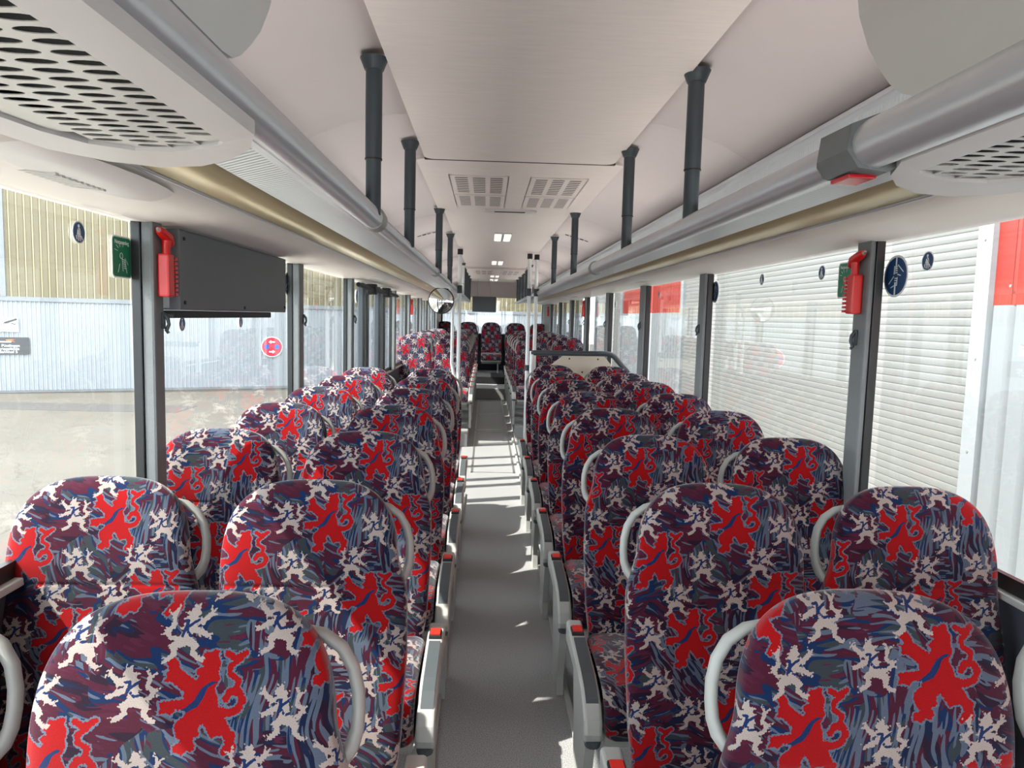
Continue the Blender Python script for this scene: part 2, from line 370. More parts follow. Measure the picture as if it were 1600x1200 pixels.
# ---- ceiling: roof skin, centre panels, vent panel, side panels with seams
ce = struct(mk('ceiling', MB().box(-1.25, 1.25, Y0 - .06, Y1 + .05, 2.36, 2.44).mesh('roof'), 'ceil_side'))
def rounded(x0, x1, y0, y1, r, n=5, corners=(1, 1, 1, 1)):
    pts = []
    for (cx, cy, a0, c) in ((x1 - r, y0 + r, -PI / 2, corners[0]), (x1 - r, y1 - r, 0, corners[1]), (x0 + r, y1 - r, PI / 2, corners[2]), (x0 + r, y0 + r, PI, corners[3])):
        if c:
            for k in range(n + 1):
                a = a0 + PI / 2 * k / n; pts.append((cx + r * math.cos(a), cy + r * math.sin(a)))
        else:
            a = a0 + PI / 4; pts.append((cx + r * math.copysign(1, math.cos(a)), cy + r * math.copysign(1, math.sin(a))))
    return pts
MB().prism(rounded(-.436, .49, Y0, 3.57, .05, corners=(0, 1, 1, 0)), 2.26, 2.34, 'z').obj('centre_panel', 'ceil', ce)
MB().box(-.44, .50, 3.572, 3.60, 2.262, 2.33).obj('gap_seal', 'void', ce)  # black strip painted in for the shadow between the panels
vp = MB().prism(rounded(-.486, .552, 3.605, 5.27, .05), 2.268, 2.34, 'z').obj('vent_panel', 'ceil', ce)
MB().prism(rounded(-.452, .485, 5.29, 11.3, .02), 2.276, 2.34, 'z').obj('centre_panel', 'ceil', ce)
vp2 = MB().prism(rounded(-.46, .49, 11.34, 13.0, .04), 2.245, 2.34, 'z').obj('vent_panel', 'ceil', ce)
MB().prism(rounded(-.452, .485, 13.05, 15.84, .02), 2.268, 2.34, 'z').obj('centre_panel', 'ceil', ce)
# vent grilles: plate with open slots over a dark box
def slot_plate(x0, x1, y0, y1, ncol, nslot, z, parent):
    xs = [x0, x0 + .03]; w = (x1 - x0 - .06); cw = w / (ncol * 1.0)
    mb = MB(); mx = .018; my = .03
    e = [x0]
    for c in range(ncol):
        a = x0 + mx + (x1 - x0 - 2 * mx) * c / ncol; b = x0 + mx + (x1 - x0 - 2 * mx) * (c + 1) / ncol
        e += [a + .014, b - .014]
    e.append(x1)
    f = [y0]
    for r in range(nslot):
        a = y0 + my + (y1 - y0 - 2 * my) * r / nslot; p = (y1 - y0 - 2 * my) / nslot
        f += [a + p * .3, a + p * .7]
    f.append(y1)
    for i in range(len(e) - 1):
        for j in range(len(f) - 1):
            if i % 2 == 1 and j % 2 == 1: continue
            mb.add([(e[i], f[j], z), (e[i + 1], f[j], z), (e[i + 1], f[j + 1], z), (e[i], f[j + 1], z)], [(0, 1, 2, 3)])
    # rim
    mb.box(x0, x1, y0, y0 + .004, z, z + .005).box(x0, x1, y1 - .004, y1, z, z + .005).box(x0, x0 + .004, y0, y1, z, z + .005).box(x1 - .004, x1, y0, y1, z, z + .005)
    g = mb.obj('vent_grille', 'ceil', parent)
    MB().box(x0 + .004, x1 - .004, y0 + .004, y1 - .004, z + .004, z + .0045).obj('duct_void', 'slot', g)
for (x0, x1) in ((-.344, -.013), (.106, .425)):
    slot_plate(x0, x1, 3.975, 4.535, 3, 9, 2.263, vp); slot_plate(x0, x1, 4.60, 5.05, 3, 8, 2.263, vp)
    slot_plate(x0, x1, 11.6, 12.1, 3, 6, 2.240, vp2); slot_plate(x0, x1, 12.2, 12.7, 3, 6, 2.240, vp2)
hb = MB().prism(rounded(-.16, .225, 5.16, 5.25, .045), 2.252, 2.269, 'z').obj('hatch_grip', 'shell', vp)
MB().box(-.08, .14, 5.175, 5.215, 2.2505, 2.2525).obj('grip_slot', 'void', hb)
for s, seams in ((-1, [Y0, 2.90, 5.62, 7.5, 9.6, 11.8, 13.8, Y1]), (1, [Y0, 2.90, 5.58, 7.5, 9.6, 11.8, 13.8, Y1])):
    c = .018
    prof = [(c + s * .43, 2.292), (c + s * .55, 2.28), (c + s * .68, 2.25), (c + s * .80, 2.205), (c + s * .93, 2.14)]
    for a, b in zip(seams[:-1], seams[1:]):
        MB().sheet(prof, a + .003, b - .003, .01).obj('side_panel', 'ceil_side', ce)
    for k in range(5):
        a, b = .57 + k * .045, .57 + k * .045 + .034; f = lambda u: 2.2775 - (u - .55) * .27 if u > .55 else 2.28
        MB().sheet([(c + s * a, f(a) - .004), (c + s * b, f(b) - .004)], 6.6, 6.63, .003).obj('slot_vent', 'void', ce)

# ================================================================== LUGGAGE RACKS
def rack(s, zt, gx0, gx1, label):
    r = tag(empty('luggage_rack', (s * .8, 6.5, 1.8)), label, 'luggage rack'); o = r.location
    def put(mb, name, m, par=None):
        if par is None:
            ob = mb.obj(name, m, r); ob.location = (-o[0], -o[1], -o[2])
        else: ob = mb.obj(name, m, par)
        return ob
    YA, YB = Y0, 15.0
    f = [(s * 1.205, zt), (s * 1.14, zt - .002), (s * 1.06, zt + .004), (s * .98, zt + .014), (s * gx0, zt + .038)]
    put(MB().sheet(f, YA, YB, .008), 'fascia_panel', 'rack')
    zr = 1.80
    put(MB().sheet([(s * (gx0 - .004), zr), (s * (gx0 + gx1) / 2, zr + .008), (s * gx1, zr + .006)], YA, YB, .006), 'bronze_strip', 'gold')
    put(MB().tube([(s * (gx0 + .004), YA, zr - .001), (s * (gx0 + .004), YB, zr - .001)], .006, 8), 'groove_bead', 'alu')
    put(MB().sheet([(s * gx1, zr + .004), (s * .53, zr + .002)], YA, YB, .012, smooth=False), 'shelf_sheet', 'ribbed')
    put(MB().sheet([(s * 1.14, 1.84), (s * 1.06, 1.90), (s * 1.0, 2.02), (s * .96, 2.135)], YA, YB, .008), 'back_panel', 'ribbed')
    put(MB().box(min(s * .93, s * .97), max(s * .93, s * .97), YA, YB, 2.118, 2.134, .003), 'upper_strip', 'alu')
    put(MB().sheet([(s * 1.15, 1.83), (s * .53, 1.83)], YA, YB, .008), 'shelf_top', 'ribbed')
    put(MB().box(min(s * .57, s * .60), max(s * .57, s * .60), YA, YB, 1.838, 1.844), 'led_strip', 'led')  # glowing strip added out of sight to light the ceiling
    put(MB().box(min(s * .552, s * .562), max(s * .552, s * .562), YA, YB, 1.80, 1.851), 'led_lip', 'alu')  # added lip, keeps the strip's glow out of the window reflections
    return r, put
rkL, putL = rack(-1, 1.757, .862, .695, 'grey luggage rack with tubular rail on the side with the grey display box')
rkR, putR = rack(1, 1.777, .868, .715, 'grey luggage rack with tubular rail on the side facing the white roller shutters')
# rails
RZL, RZR = 1.806, 1.80
rl = putL(MB().tube([(-.492, Y0, RZL), (-.492, 2.34, RZL)], .034, 18), 'front_rail', 'alu')
MB().tube([(-.492, 2.33, RZL), (-.492, 2.345, RZL), (-.492, 2.41, RZL), (-.492, 2.425, RZL)], [.036, .041, .038, .03], 18).obj('rail_joint', 'greyplast', rl)
putL(MB().tube([(-.492, 2.40, RZL), (-.492, 5.13, RZL + .004)], .0265, 16), 'front_rail', 'alu')
MB().tube([(-.492, 5.1, RZL), (-.492, 5.12, RZL), (-.492, 5.2, RZL)], [.03, .036, .03], 16).obj('rail_joint', 'greyplast', rl)
putL(MB().tube([(-.49, 5.18, RZL + .004), (-.48, 15.0, RZL + .006)], .0255, 14), 'front_rail', 'alu')
putL(MB().box(-.535, -.50, Y0, 15.0, RZL - .02, RZL + .012, .003), 'rail_carrier', 'alu')
rr = putR(MB().tube([(.512, Y0, RZR), (.512, 1.22, RZR)], .04, 18), 'front_rail', 'alu')
putR(MB().tube([(.514, 1.30, RZR), (.512, 4.18, RZR)], .033, 18), 'front_rail', 'alu')
MB().tube([(.512, 4.16, RZR), (.512, 4.18, RZR), (.512, 4.26, RZR)], [.034, .042, .034], 16).obj('rail_joint', 'greyplast', rr)
putR(MB().tube([(.51, 4.2, RZR), (.50, 15.0, RZR + .006)], .0265, 14), 'front_rail', 'alu')
putR(MB().box(.52, .56, Y0, 15.0, RZR - .02, RZR + .015, .003), 'rail_carrier', 'alu')
# call-button housing with red lens closing the thick rail on the right
cb = tag(empty('button_housing', (.515, 1.25, 1.80)), 'dark grey angular end cap with a red lens on the rack rail', 'end cap')
prof = [(-.045, .03), (-.05, -.012), (-.03, -.040), (.02, -.046), (.05, -.03), (.05, .035), (0, .048)]
mb = MB(); ra = [(x * 1.0, -.075, z) for x, z in prof]; rb = [(x * 1.04, .03, z * 1.04) for x, z in prof]; rc = [(x * .62, .075, z * .62 - .004) for x, z in prof]; n = len(prof)
mb.add(ra + rb + rc, [(i, (i + 1) % n, n + (i + 1) % n, n + i) for i in range(n)] + [(n + i, n + (i + 1) % n, 2 * n + (i + 1) % n, 2 * n + i) for i in range(n)] + [tuple(range(n)), tuple(range(2 * n, 3 * n))])
mb.obj('cap_body', 'pillar', cb)
MB().box(-.03, .018, -.045, .02, -.051, -.044, .002).obj('red_lens', 'redlens', cb)

# ================================================================== UNDER-RACK SPEAKER UNITS
def speaker_unit(s, c, z, label, dy=0.0):
    u = tag(empty('speaker_unit', (s * .66, .4, z)), label, 'speaker panel')
    ox, oy = s * .66, .4
    X = lambda a: (c + s * a)
    outer = [(.475, -1.0), (.475, .2), (.475, .8), (.475, 1.10), (.515, 1.20), (.575, 1.285), (.65, 1.35), (.735, 1.375), (.81, 1.335), (.865, 1.25), (.885, 1.1), (.89, .8), (.89, .2), (.89, -1.0)]
    inner = [(.545, -1.0), (.545, .2), (.545, .8), (.545, 1.165), (.56, 1.185), (.60, 1.215), (.655, 1.24), (.72, 1.245), (.775, 1.205), (.805, 1.13), (.82, 1.0), (.825, .8), (.825, .2), (.825, -1.0)]
    outer = [(X(a) - ox, d + dy - oy) for a, d in outer]; inner = [(X(a) - ox, d + dy - oy) for a, d in inner]; n = len(outer)
    mb = MB()
    va = [(p[0], p[1], 0.006) for p in outer] + [(p[0] * .98 + q[0] * .02, p[1] * .98 + q[1] * .02, -.002) for p, q in zip(outer, inner)] + [(p[0], p[1], 0.0) for p in inner] + [(p[0], p[1], .034) for p in inner] + [(p[0], p[1], .05) for p in outer]
    fs = []
    for k0, k1 in ((4, 0), (0, 1), (1, 2), (2, 3)):
        fs += [(k0 * n + i, k0 * n + i + 1, k1 * n + i + 1, k1 * n + i) for i in range(n - 1)]
    mb.add(va, fs, False); mb.obj('shell', 'shell', u)
    # perforated plate: every cell a square with an oval hole
    mb = MB(); px, py = .0565, .0305; K = 16
    def inside(x, y):
        cnt = False; P = inner
        for i in range(len(P)):
            (x1, y1), (x2, y2) = P[i], P[(i + 1) % len(P)]
            if (y1 > y) != (y2 > y) and x < (x2 - x1) * (y - y1) / (y2 - y1) + x1: cnt = not cnt
        return cnt
    nx = 5; zz = .006
    for i in range(nx):
        for j in range(60):
            a0 = .545 + px * i - .002; d0 = 1.245 - py * (j + 1)
            if d0 < -.45: break
            xs = sorted((X(a0) - ox, X(a0 + px) - ox)); ys = (d0 + dy - oy, d0 + py + dy - oy)
            cx, cy = (xs[0] + xs[1]) / 2, (ys[0] + ys[1]) / 2 + (0.25 * py if i % 2 else -.25 * py) * 0
            if not inside(cx, cy): continue
            corners = all(inside(xx, yy) for xx in (cx - .021, cx + .021) for yy in (cy - .008, cy + .008))
            sq = []; el = []
            for k in range(K):
                t = 2 * PI * k / K; ct, st = math.cos(t), math.sin(t); m_ = max(abs(ct), abs(st))
                sq.append((cx + ct / m_ * (xs[1] - xs[0]) / 2, cy + st / m_ * py / 2, zz)); el.append((cx + ct * .0235, cy + st * .0098, zz))
            if corners:
                up = [(p[0], p[1], zz + .0012) for p in el]
                mb.add(sq + el + up, [(k, (k + 1) % K, K + (k + 1) % K, K + k) for k in range(K)] + [(K + k, K + (k + 1) % K, 2 * K + (k + 1) % K, 2 * K + k) for k in range(K)])
            else: mb.add(sq, [tuple(range(K))])
    g = mb.obj('perforated_plate', 'perf', u)
    MB().prism([(p[0], p[1]) for p in inner], .030, .032, 'z').obj('dark_backing', 'void', u)
    return u
speaker_unit(-1, 0.005, 1.762, 'perforated speaker panel with rounded end under the rack above the display box side')
speaker_unit(1, 0.055, 1.762, 'perforated speaker panel with rounded end under the rack by the red-lens end cap', dy=.03)

# overhead locker doors at the front
def locker(s, x, edge, label):
    l = tag(empty('locker_door', (x, .3, 1.85)), label, 'locker door')
    mb = MB(); rows = []
    for (d, z) in edge:
        t = (z - 1.83) / (2.255 - 1.83); bulge = -.035 * math.sin(PI * min(1, max(0, t)))
        xo = x + s * (.0 + bulge * -1 * 0) - s * .03 * math.sin(PI * t) + s * (.02 * t)
        rows.append((xo, d, z))
    n = len(rows)
    a = [(p[0] - x, -2.0 - .3, p[2] - 1.85) for p in rows]; b = [(p[0] - x, p[1] - .3, p[2] - 1.85) for p in rows]
    a2 = [(p[0] + s * .02, p[1], p[2]) for p in a]; b2 = [(p[0] + s * .02, p[1], p[2]) for p in b]
    fs = [(i, i + 1, n + i + 1, n + i) for i in range(n - 1)] + [(2 * n + i, 3 * n + i, 3 * n + i + 1, 2 * n + i + 1) for i in range(n - 1)] + [(n + i, n + i + 1, 3 * n + i + 1, 3 * n + i) for i in range(n - 1)] + [(i, 2 * n + i, 2 * n + i + 1, i + 1) for i in range(n - 1)] + [(0, n, 3 * n, 2 * n)]
    mb.add(a + b + a2 + b2, fs, False)
    mb.obj('door_panel', 'locker', l); return l
locker(-1, -.475, [(.98, 1.838), (1.02, 1.842), (1.045, 1.855), (1.075, 1.88), (1.105, 1.91), (1.13, 1.95), (1.155, 2.0), (1.175, 2.06), (1.19, 2.14), (1.2, 2.255)], 'curved grey locker door above the thick rack rail on the display box side')
locker(1, .505, [(1.03, 1.838), (1.065, 1.842), (1.09, 1.852), (1.12, 1.875), (1.145, 1.905), (1.175, 1.95), (1.205, 2.01), (1.23, 2.08), (1.25, 2.16), (1.26, 2.255)], 'curved grey locker door above the red-lens end cap')

# lens-shaped air outlets on the rack fascia
def air_outlet(s, y, x, zt, label, grille=False):
    a = tag(empty('air_outlet', (x, y, zt)), label, 'air outlet')
    mb = MB(); na, nr = 28, 5; L, Wd, H = .40, .15, .022
    vs_ = [(0, 0, -H)]
    for r in range(1, nr + 1):
        q = r / nr
        for k in range(na):
            t = 2 * PI * k / na; vs_.append((Wd * q * math.cos(t), L * q * math.sin(t), -H * (1 - q ** 3) + .012 * (q == 1)))
    fs = [(0, 1 + k, 1 + (k + 1) % na) for k in range(na)]
    for r in range(nr - 1):
        b = 1 + r * na; fs += [(b + k, b + na + k, b + na + (k + 1) % na, b + (k + 1) % na) for k in range(na)]
    mb.add(vs_, fs, True); mb.obj('outlet_shell', 'shell', a)
    g = MB()
    for i in range(9): g.box(-.05, .05, -.12 + i * .022, -.109 + i * .022, -H - .003, -H + .002)
    g.obj('louvre', 'perf', a)
    a.rotation_euler = (0, s * -.10, 0)
    return a
air_outlet(-1, 1.58, -1.02, 1.785, 'lens-shaped air outlet above the window with the green sticker beside the display box')
air_outlet(-1, 5.6, -1.02, 1.79, 'lens-shaped air outlet in the rack fascia above the front door post')
air_outlet(-1, 8.2, -1.02, 1.79, 'lens-shaped air outlet in the rack fascia nearest the round mirror')
air_outlet(1, 5.2, 1.02, 1.805, 'lens-shaped air outlet in the rack fascia above the shutter windows')
air_outlet(1, 9.2, 1.02, 1.805, 'lens-shaped air outlet in the rack fascia beyond the grey partition')

# ================================================================== CEILING POLES
pole_me = {}
def drop_pole(x, y, z1, label, white=False):
    p = tag(empty('ceiling_pole', (x, y, z1)), label, 'pole', 'poles between ceiling and luggage rack')
    L = 2.27 - z1; z = 0
    key = (round(L, 3), white)
    if key not in pole_me:
        a = MB().tube([(0, 0, -.02), (0, 0, L * .33)], .0235, 16).mesh('lower_tube')
        b = MB().tube([(0, 0, L * .335), (0, 0, L)], .0255, 16).mesh('upper_tube')
        c = MB().tube([(0, 0, L - .035), (0, 0, L - .012), (0, 0, L)], [.029, .038, .043], 16).mesh('ceiling_cap')
        d = MB().tube([(0, 0, L * .325), (0, 0, L * .335)], .0268, 16).mesh('joint_ring')
        pole_me[key] = (a, b, c, d)
    a, b, c, d = pole_me[key]; m = 'white_pole' if white else 'pole'
    mk('lower_tube', a, m, p); mk('upper_tube', b, m, p); mk('ceiling_cap', c, 'pole', p); mk('joint_ring', d, 'dark', p)
    return p
PY = [2.25, 3.28, 5.26, 6.83]
for s, x, side_n in ((-1, -.477, 'display box'), (1, .512, 'roller shutter')):
    for i, y in enumerate(PY):
        drop_pole(x, y, 1.825, '%s dark grey ceiling pole from the camera on the %s side' % (ORD[i], side_n))
    drop_pole(x, 10.5, 1.825, 'white upper pole with dark joint between rear ceiling and rack on the %s side' % side_n, True)
    for i, y in enumerate([11.55, 12.6, 13.7, 14.7]):
        drop_pole(x, y, 1.825, '%s of the far dark poles towards the rear window on the %s side' % (ORD[i], side_n))

# floor-standing stanchions
def stanchion(x, y, z0, label, loop=None):
    p = tag(empty('stanchion', (x, y, z0)), label, 'stanchion')
    MB().tube([(0, 0, 0), (0, 0, 2.25 - z0)], .0225, 16).obj('tube', 'white_pole', p)
    MB().tube([(0, 0, 2.20 - z0), (0, 0, 2.262 - z0)], .031, 16).obj('ceiling_cap', 'dark', p)
    MB().tube([(0, 0, 1.76 - z0), (0, 0, 1.85 - z0)], .029, 14).obj('clamp', 'pole', p)
    if loop: MB().tube(loop, .019, 12).obj('grab_loop', 'white_pole', p)
    return p
stanchion(-.435, 8.25, 0.0, 'white stanchion with bent grab loop beside the round mirror', [(-.005, 0, 1.72), (-.05, -.01, 1.66), (-.075, -.01, 1.55), (-.075, -.01, .95), (-.05, -.01, .82), (0, 0, .76)])
stanchion(.475, 8.68, 0.0, 'white stanchion just behind the grey partition rail')
pb = stanchion(.385, 8.6, 0.0, 'white stanchion with grey clamp nearest the aisle before the rear seats')
MB().tube([(0, 0, .86), (0, 0, .93)], .03, 14).obj('grip_clamp', 'pole', pb)

# partition
pt = tag(empty('partition', (.3, 6.42, 0)), 'cream partition panel under a dark grey tube behind the eighth seat row', 'partition')
MB().tube([(0, 0, 0), (0, 0, 1.2)], .021, 14).obj('post', 'white_pole', pt)
MB().tube([(-.01, 0, 1.185), (.68, 0, 1.192), (.72, 0, 1.185), (.75, 0, 1.165), (.88, -.02, 1.02)], .024, 14).obj('top_tube', 'pole', pt)
pp = MB().prism([(.10, .35), (.80, .35), (.80, 1.00), (.66, 1.165), (.28, 1.165), (.10, 1.02)], -.008, .008, 'y').obj('panel', 'cream', pt)
for (x, z) in ((.34, 1.14), (.60, 1.14), (.46, 1.02)): MB().tube([(x, -.012, z), (x, -.006, z)], .008, 8).obj('bolt', 'dark', pp)

# ================================================================== SEATS
def sdf_poly(P, poly):
    A = np.asarray(poly, float); B = np.roll(A, -1, 0); d = np.full(len(P), 1e9); ins = np.zeros(len(P), bool)
    for a, b in zip(A, B):
        e = b - a; w = P - a; L = (e @ e)
        t = np.clip((w @ e) / max(L, 1e-12), 0, 1); q = w - t[:, None] * e
        d = np.minimum(d, np.hypot(q[:, 0], q[:, 1]))
        if a[1] != b[1]:
            c = ((a[1] > P[:, 1]) != (b[1] > P[:, 1])) & (P[:, 0] < (b[0] - a[0]) * (P[:, 1] - a[1]) / (b[1] - a[1]) + a[0])
            ins ^= c
    return np.where(ins, -d, d)
def sdf_line(P, pts, r):
    d = np.full(len(P), 1e9); pts = np.asarray(pts, float); rs = r if isinstance(r, (list, tuple)) else [r] * len(pts)
    for a, b, ra, rb in zip(pts[:-1], pts[1:], rs[:-1], rs[1:]):
        e = b - a; w = P - a; t = np.clip((w @ e) / max(e @ e, 1e-12), 0, 1); q = w - t[:, None] * e
        d = np.minimum(d, np.hypot(q[:, 0], q[:, 1]) - (ra + (rb - ra) * t))
    return d
K_ = .135 / 440
def tr(pts, cx, cy, k, mir=False): return [((-1 if mir else 1) * (x - cx) * k, -(y - cy) * k) for x, y in pts]
LION = tr([(775, 215), (800, 222), (822, 208), (848, 212), (842, 240), (858, 262), (848, 300), (858, 330), (832, 372), (850, 410), (862, 465), (905, 520), (918, 545), (945, 560), (935, 590), (942, 620), (925, 655), (900, 642), (880, 658),
           (862, 645), (878, 615), (892, 600), (880, 572), (850, 570), (825, 585), (800, 545), (775, 515), (762, 545), (770, 570), (735, 585), (752, 612), (738, 642), (712, 632), (690, 658), (672, 645), (650, 645),
           (652, 612), (690, 598), (665, 580), (655, 545), (660, 515), (695, 488), (700, 468), (655, 462), (635, 490), (615, 478), (582, 482), (592, 455), (580, 432), (618, 425), (690, 418), (684, 385), (655, 362), (628, 345),
           (600, 345), (612, 322), (595, 305), (625, 298), (608, 270), (588, 262), (612, 245), (640, 238), (655, 258), (668, 290), (705, 318), (742, 340), (755, 322), (735, 302), (775, 275), (742, 262), (765, 240)], 770, 435, K_)
TAIL = [(tr(p, 770, 435, K_), w * K_) for p, w in (([(865, 465), (905, 475), (950, 458), (972, 418), (950, 385), (908, 385), (888, 415)], 17), ([(935, 380), (948, 335), (905, 312), (902, 280), (950, 245)], 13), ([(885, 225), (925, 245), (975, 222)], 14))]
SASH = tr([(858, 340), (815, 342), (770, 370), (735, 425), (695, 455), (660, 470), (700, 475), (755, 450), (785, 405), (800, 368), (830, 352)], 770, 435, K_)
WH = .076
def wl(pts): return [((x - .5) * WH, (y - .5) * WH) for x, y in pts]
WSTR = [([(.43, .87), (.45, .80), (.49, .66), (.51, .52), (.55, .38)], [.075, .09, .115, .10, .105]), ([(.43, .87), (.35, .83)], [.06, .035]), ([(.45, .92), (.51, .99)], [.03, .012]), ([(.39, .92), (.38, .98)], [.03, .012]),
        ([(.52, .82), (.62, .85)], [.04, .012]), ([(.54, .73), (.64, .73)], [.04, .012]), ([(.57, .60), (.66, .57)], [.04, .012]),
        ([(.43, .70), (.26, .70), (.12, .82)], [.06, .05, .045]), ([(.12, .82), (.02, .80)], [.03, .014]), ([(.12, .82), (.04, .91)], [.03, .014]), ([(.12, .82), (.14, .94)], [.03, .014]), ([(.26, .70), (.24, .61)], [.035, .012]),
        ([(.43, .57), (.26, .53), (.15, .46)], [.06, .045, .04]), ([(.15, .46), (.04, .50)], [.03, .014]), ([(.15, .46), (.05, .40)], [.03, .014]), ([(.26, .53), (.30, .43)], [.035, .012]),
        ([(.51, .38), (.37, .30), (.40, .16), (.26, .07)], [.09, .06, .045, .045]), ([(.26, .07), (.14, .10)], [.03, .014]), ([(.26, .07), (.16, .01)], [.03, .014]), ([(.37, .30), (.28, .28)], [.04, .012]),
        ([(.59, .36), (.75, .28), (.72, .14), (.84, .05)], [.09, .065, .045, .045]), ([(.84, .05), (.96, .07)], [.03, .014]), ([(.84, .05), (.92, -.02)], [.03, .014]), ([(.75, .28), (.85, .26)], [.04, .012]),
        ([(.62, .40), (.82, .42), (.88, .54), (.76, .62), (.80, .78), (.73, .95)], [.035, .035, .05, .035, .04, .015]), ([(.88, .54), (.99, .60)], [.03, .012]), ([(.80, .78), (.93, .86)], [.03, .012]), ([(.88, .50), (.98, .46)], [.03, .012])]
WSTR = [(wl(p), [r * WH for r in rr]) for p, rr in WSTR]
WTAIL = []; WK = .078 / 215
KST = [tr(p, 1105, 672, WK) for p in ([(1098, 642), (1084, 694)], [(1136, 640), (1120, 648), (1090, 670)], [(1092, 668), (1112, 692), (1130, 688)], [(1078, 646), (1098, 642)])]
KST = [[(x * 1.08, y * 1.08 + .004) for x, y in p] for p in KST]
LA = np.array([-.200, -.088]); LB = np.array([.092, -.178])
WOFF = [(np.array([-.093, .012]), False), (np.array([-.078, -.098]), False), (np.array([.067, -.088]), True)]
def pattern(S):
    """signed distances (in cm) to red lions, white lions and blue marks over cloth coordinates S"""
    n = len(S); R_ = np.full(n, 3.0); W_ = np.full(n, 3.0); B_ = np.full(n, 3.0)
    lo, hi = S.min(0) - .15, S.max(0) + .15
    for i in range(-9, 10):
        for j in range(-9, 10):
            c = i * LA + j * LB
            if (c < lo).any() or (c > hi).any(): continue
            m = np.hypot(*(S - c).T) < .12
            if m.any():
                P = S[m] - c
                d = sdf_poly(P, LION)
                for t, w in TAIL: d = np.minimum(d, sdf_line(P, t, w))
                R_[m] = np.minimum(R_[m], d * 100); B_[m] = np.minimum(B_[m], sdf_poly(P, SASH) * 100)
            for o, mir in WOFF:
                m = np.hypot(*(S - c - o).T) < .08
                if not m.any(): continue
                P = S[m] - c - o; Q = P * np.array([-1, 1]) if mir else P
                d = np.full(len(P), 9.0)
                for t, w in WSTR: d = np.minimum(d, sdf_line(Q, t, w))
                W_[m] = np.minimum(W_[m], d * 100)
                P2 = P
                kk = np.full(len(P), 9.0)
                for t in KST: kk = np.minimum(kk, sdf_line(P2, t, .0019))
                B_[m] = np.minimum(B_[m], kk * 100)
    return np.stack([R_, W_, B_], 1)

def grid_mesh(name, V, nr, nc, wrap, S=None, smooth=True):
    """V: (nr*nc,3); rows x columns; wrap joins the last column to the first"""
    me = bpy.data.meshes.new(name)
    cols = nc if wrap else nc - 1
    r = np.arange(nr - 1)[:, None]; c = np.arange(cols)[None, :]; c2 = (c + 1) % nc
    F = np.stack([r * nc + c, r * nc + c2, (r + 1) * nc + c2, (r + 1) * nc + c], -1).reshape(-1, 4)
    me.vertices.add(len(V)); me.vertices.foreach_set('co', np.asarray(V, np.float32).ravel())
    me.loops.add(F.size); me.loops.foreach_set('vertex_index', F.astype(np.int32).ravel())
    me.polygons.add(len(F)); me.polygons.foreach_set('loop_start', np.arange(0, F.size, 4, dtype=np.int32)); me.polygons.foreach_set('loop_total', np.full(len(F), 4, np.int32))
    me.polygons.foreach_set('use_smooth', np.full(len(F), smooth))
    me.update(calc_edges=True); me.validate()
    if S is not None:
        a = me.attributes.new('pat', 'FLOAT_VECTOR', 'POINT'); a.data.foreach_set('vector', pattern(S).astype(np.float32).ravel())
        u = me.attributes.new('puv', 'FLOAT_VECTOR', 'POINT'); u.data.foreach_set('vector', np.concatenate([S, np.zeros((len(S), 1))], 1).astype(np.float32).ravel())
    return me
HB = .70; LEAN = math.radians(13.0); ZB = .42
def back_profile(step):
    z0 = .475; n = 2.95
    zz = np.linspace(0, z0, 60); pw = np.interp(zz, [0, .12, .30, .475], [.200, .214, .221, .215]); 
    th = np.linspace(0, PI / 2, 400)[1:]
    zt = z0 + (HB - z0) * np.sin(th) ** (2 / n); wt = .215 * np.cos(th) ** (2 / n)
    z = np.r_[zz, zt]; w = np.r_[pw, wt]
    L = np.r_[0, np.cumsum(np.hypot(np.diff(z), np.diff(w)))]
    m = int(L[-1] / step); t = np.linspace(0, L[-1], m)
    return np.interp(t, L, z), np.interp(t, L, w)
def lean(V):
    V = V.copy(); y, z = V[:, 1].copy(), V[:, 2].copy()
    V[:, 1] = y * math.cos(LEAN) + z * math.sin(LEAN); V[:, 2] = -y * math.sin(LEAN) + z * math.cos(LEAN) + ZB
    return V
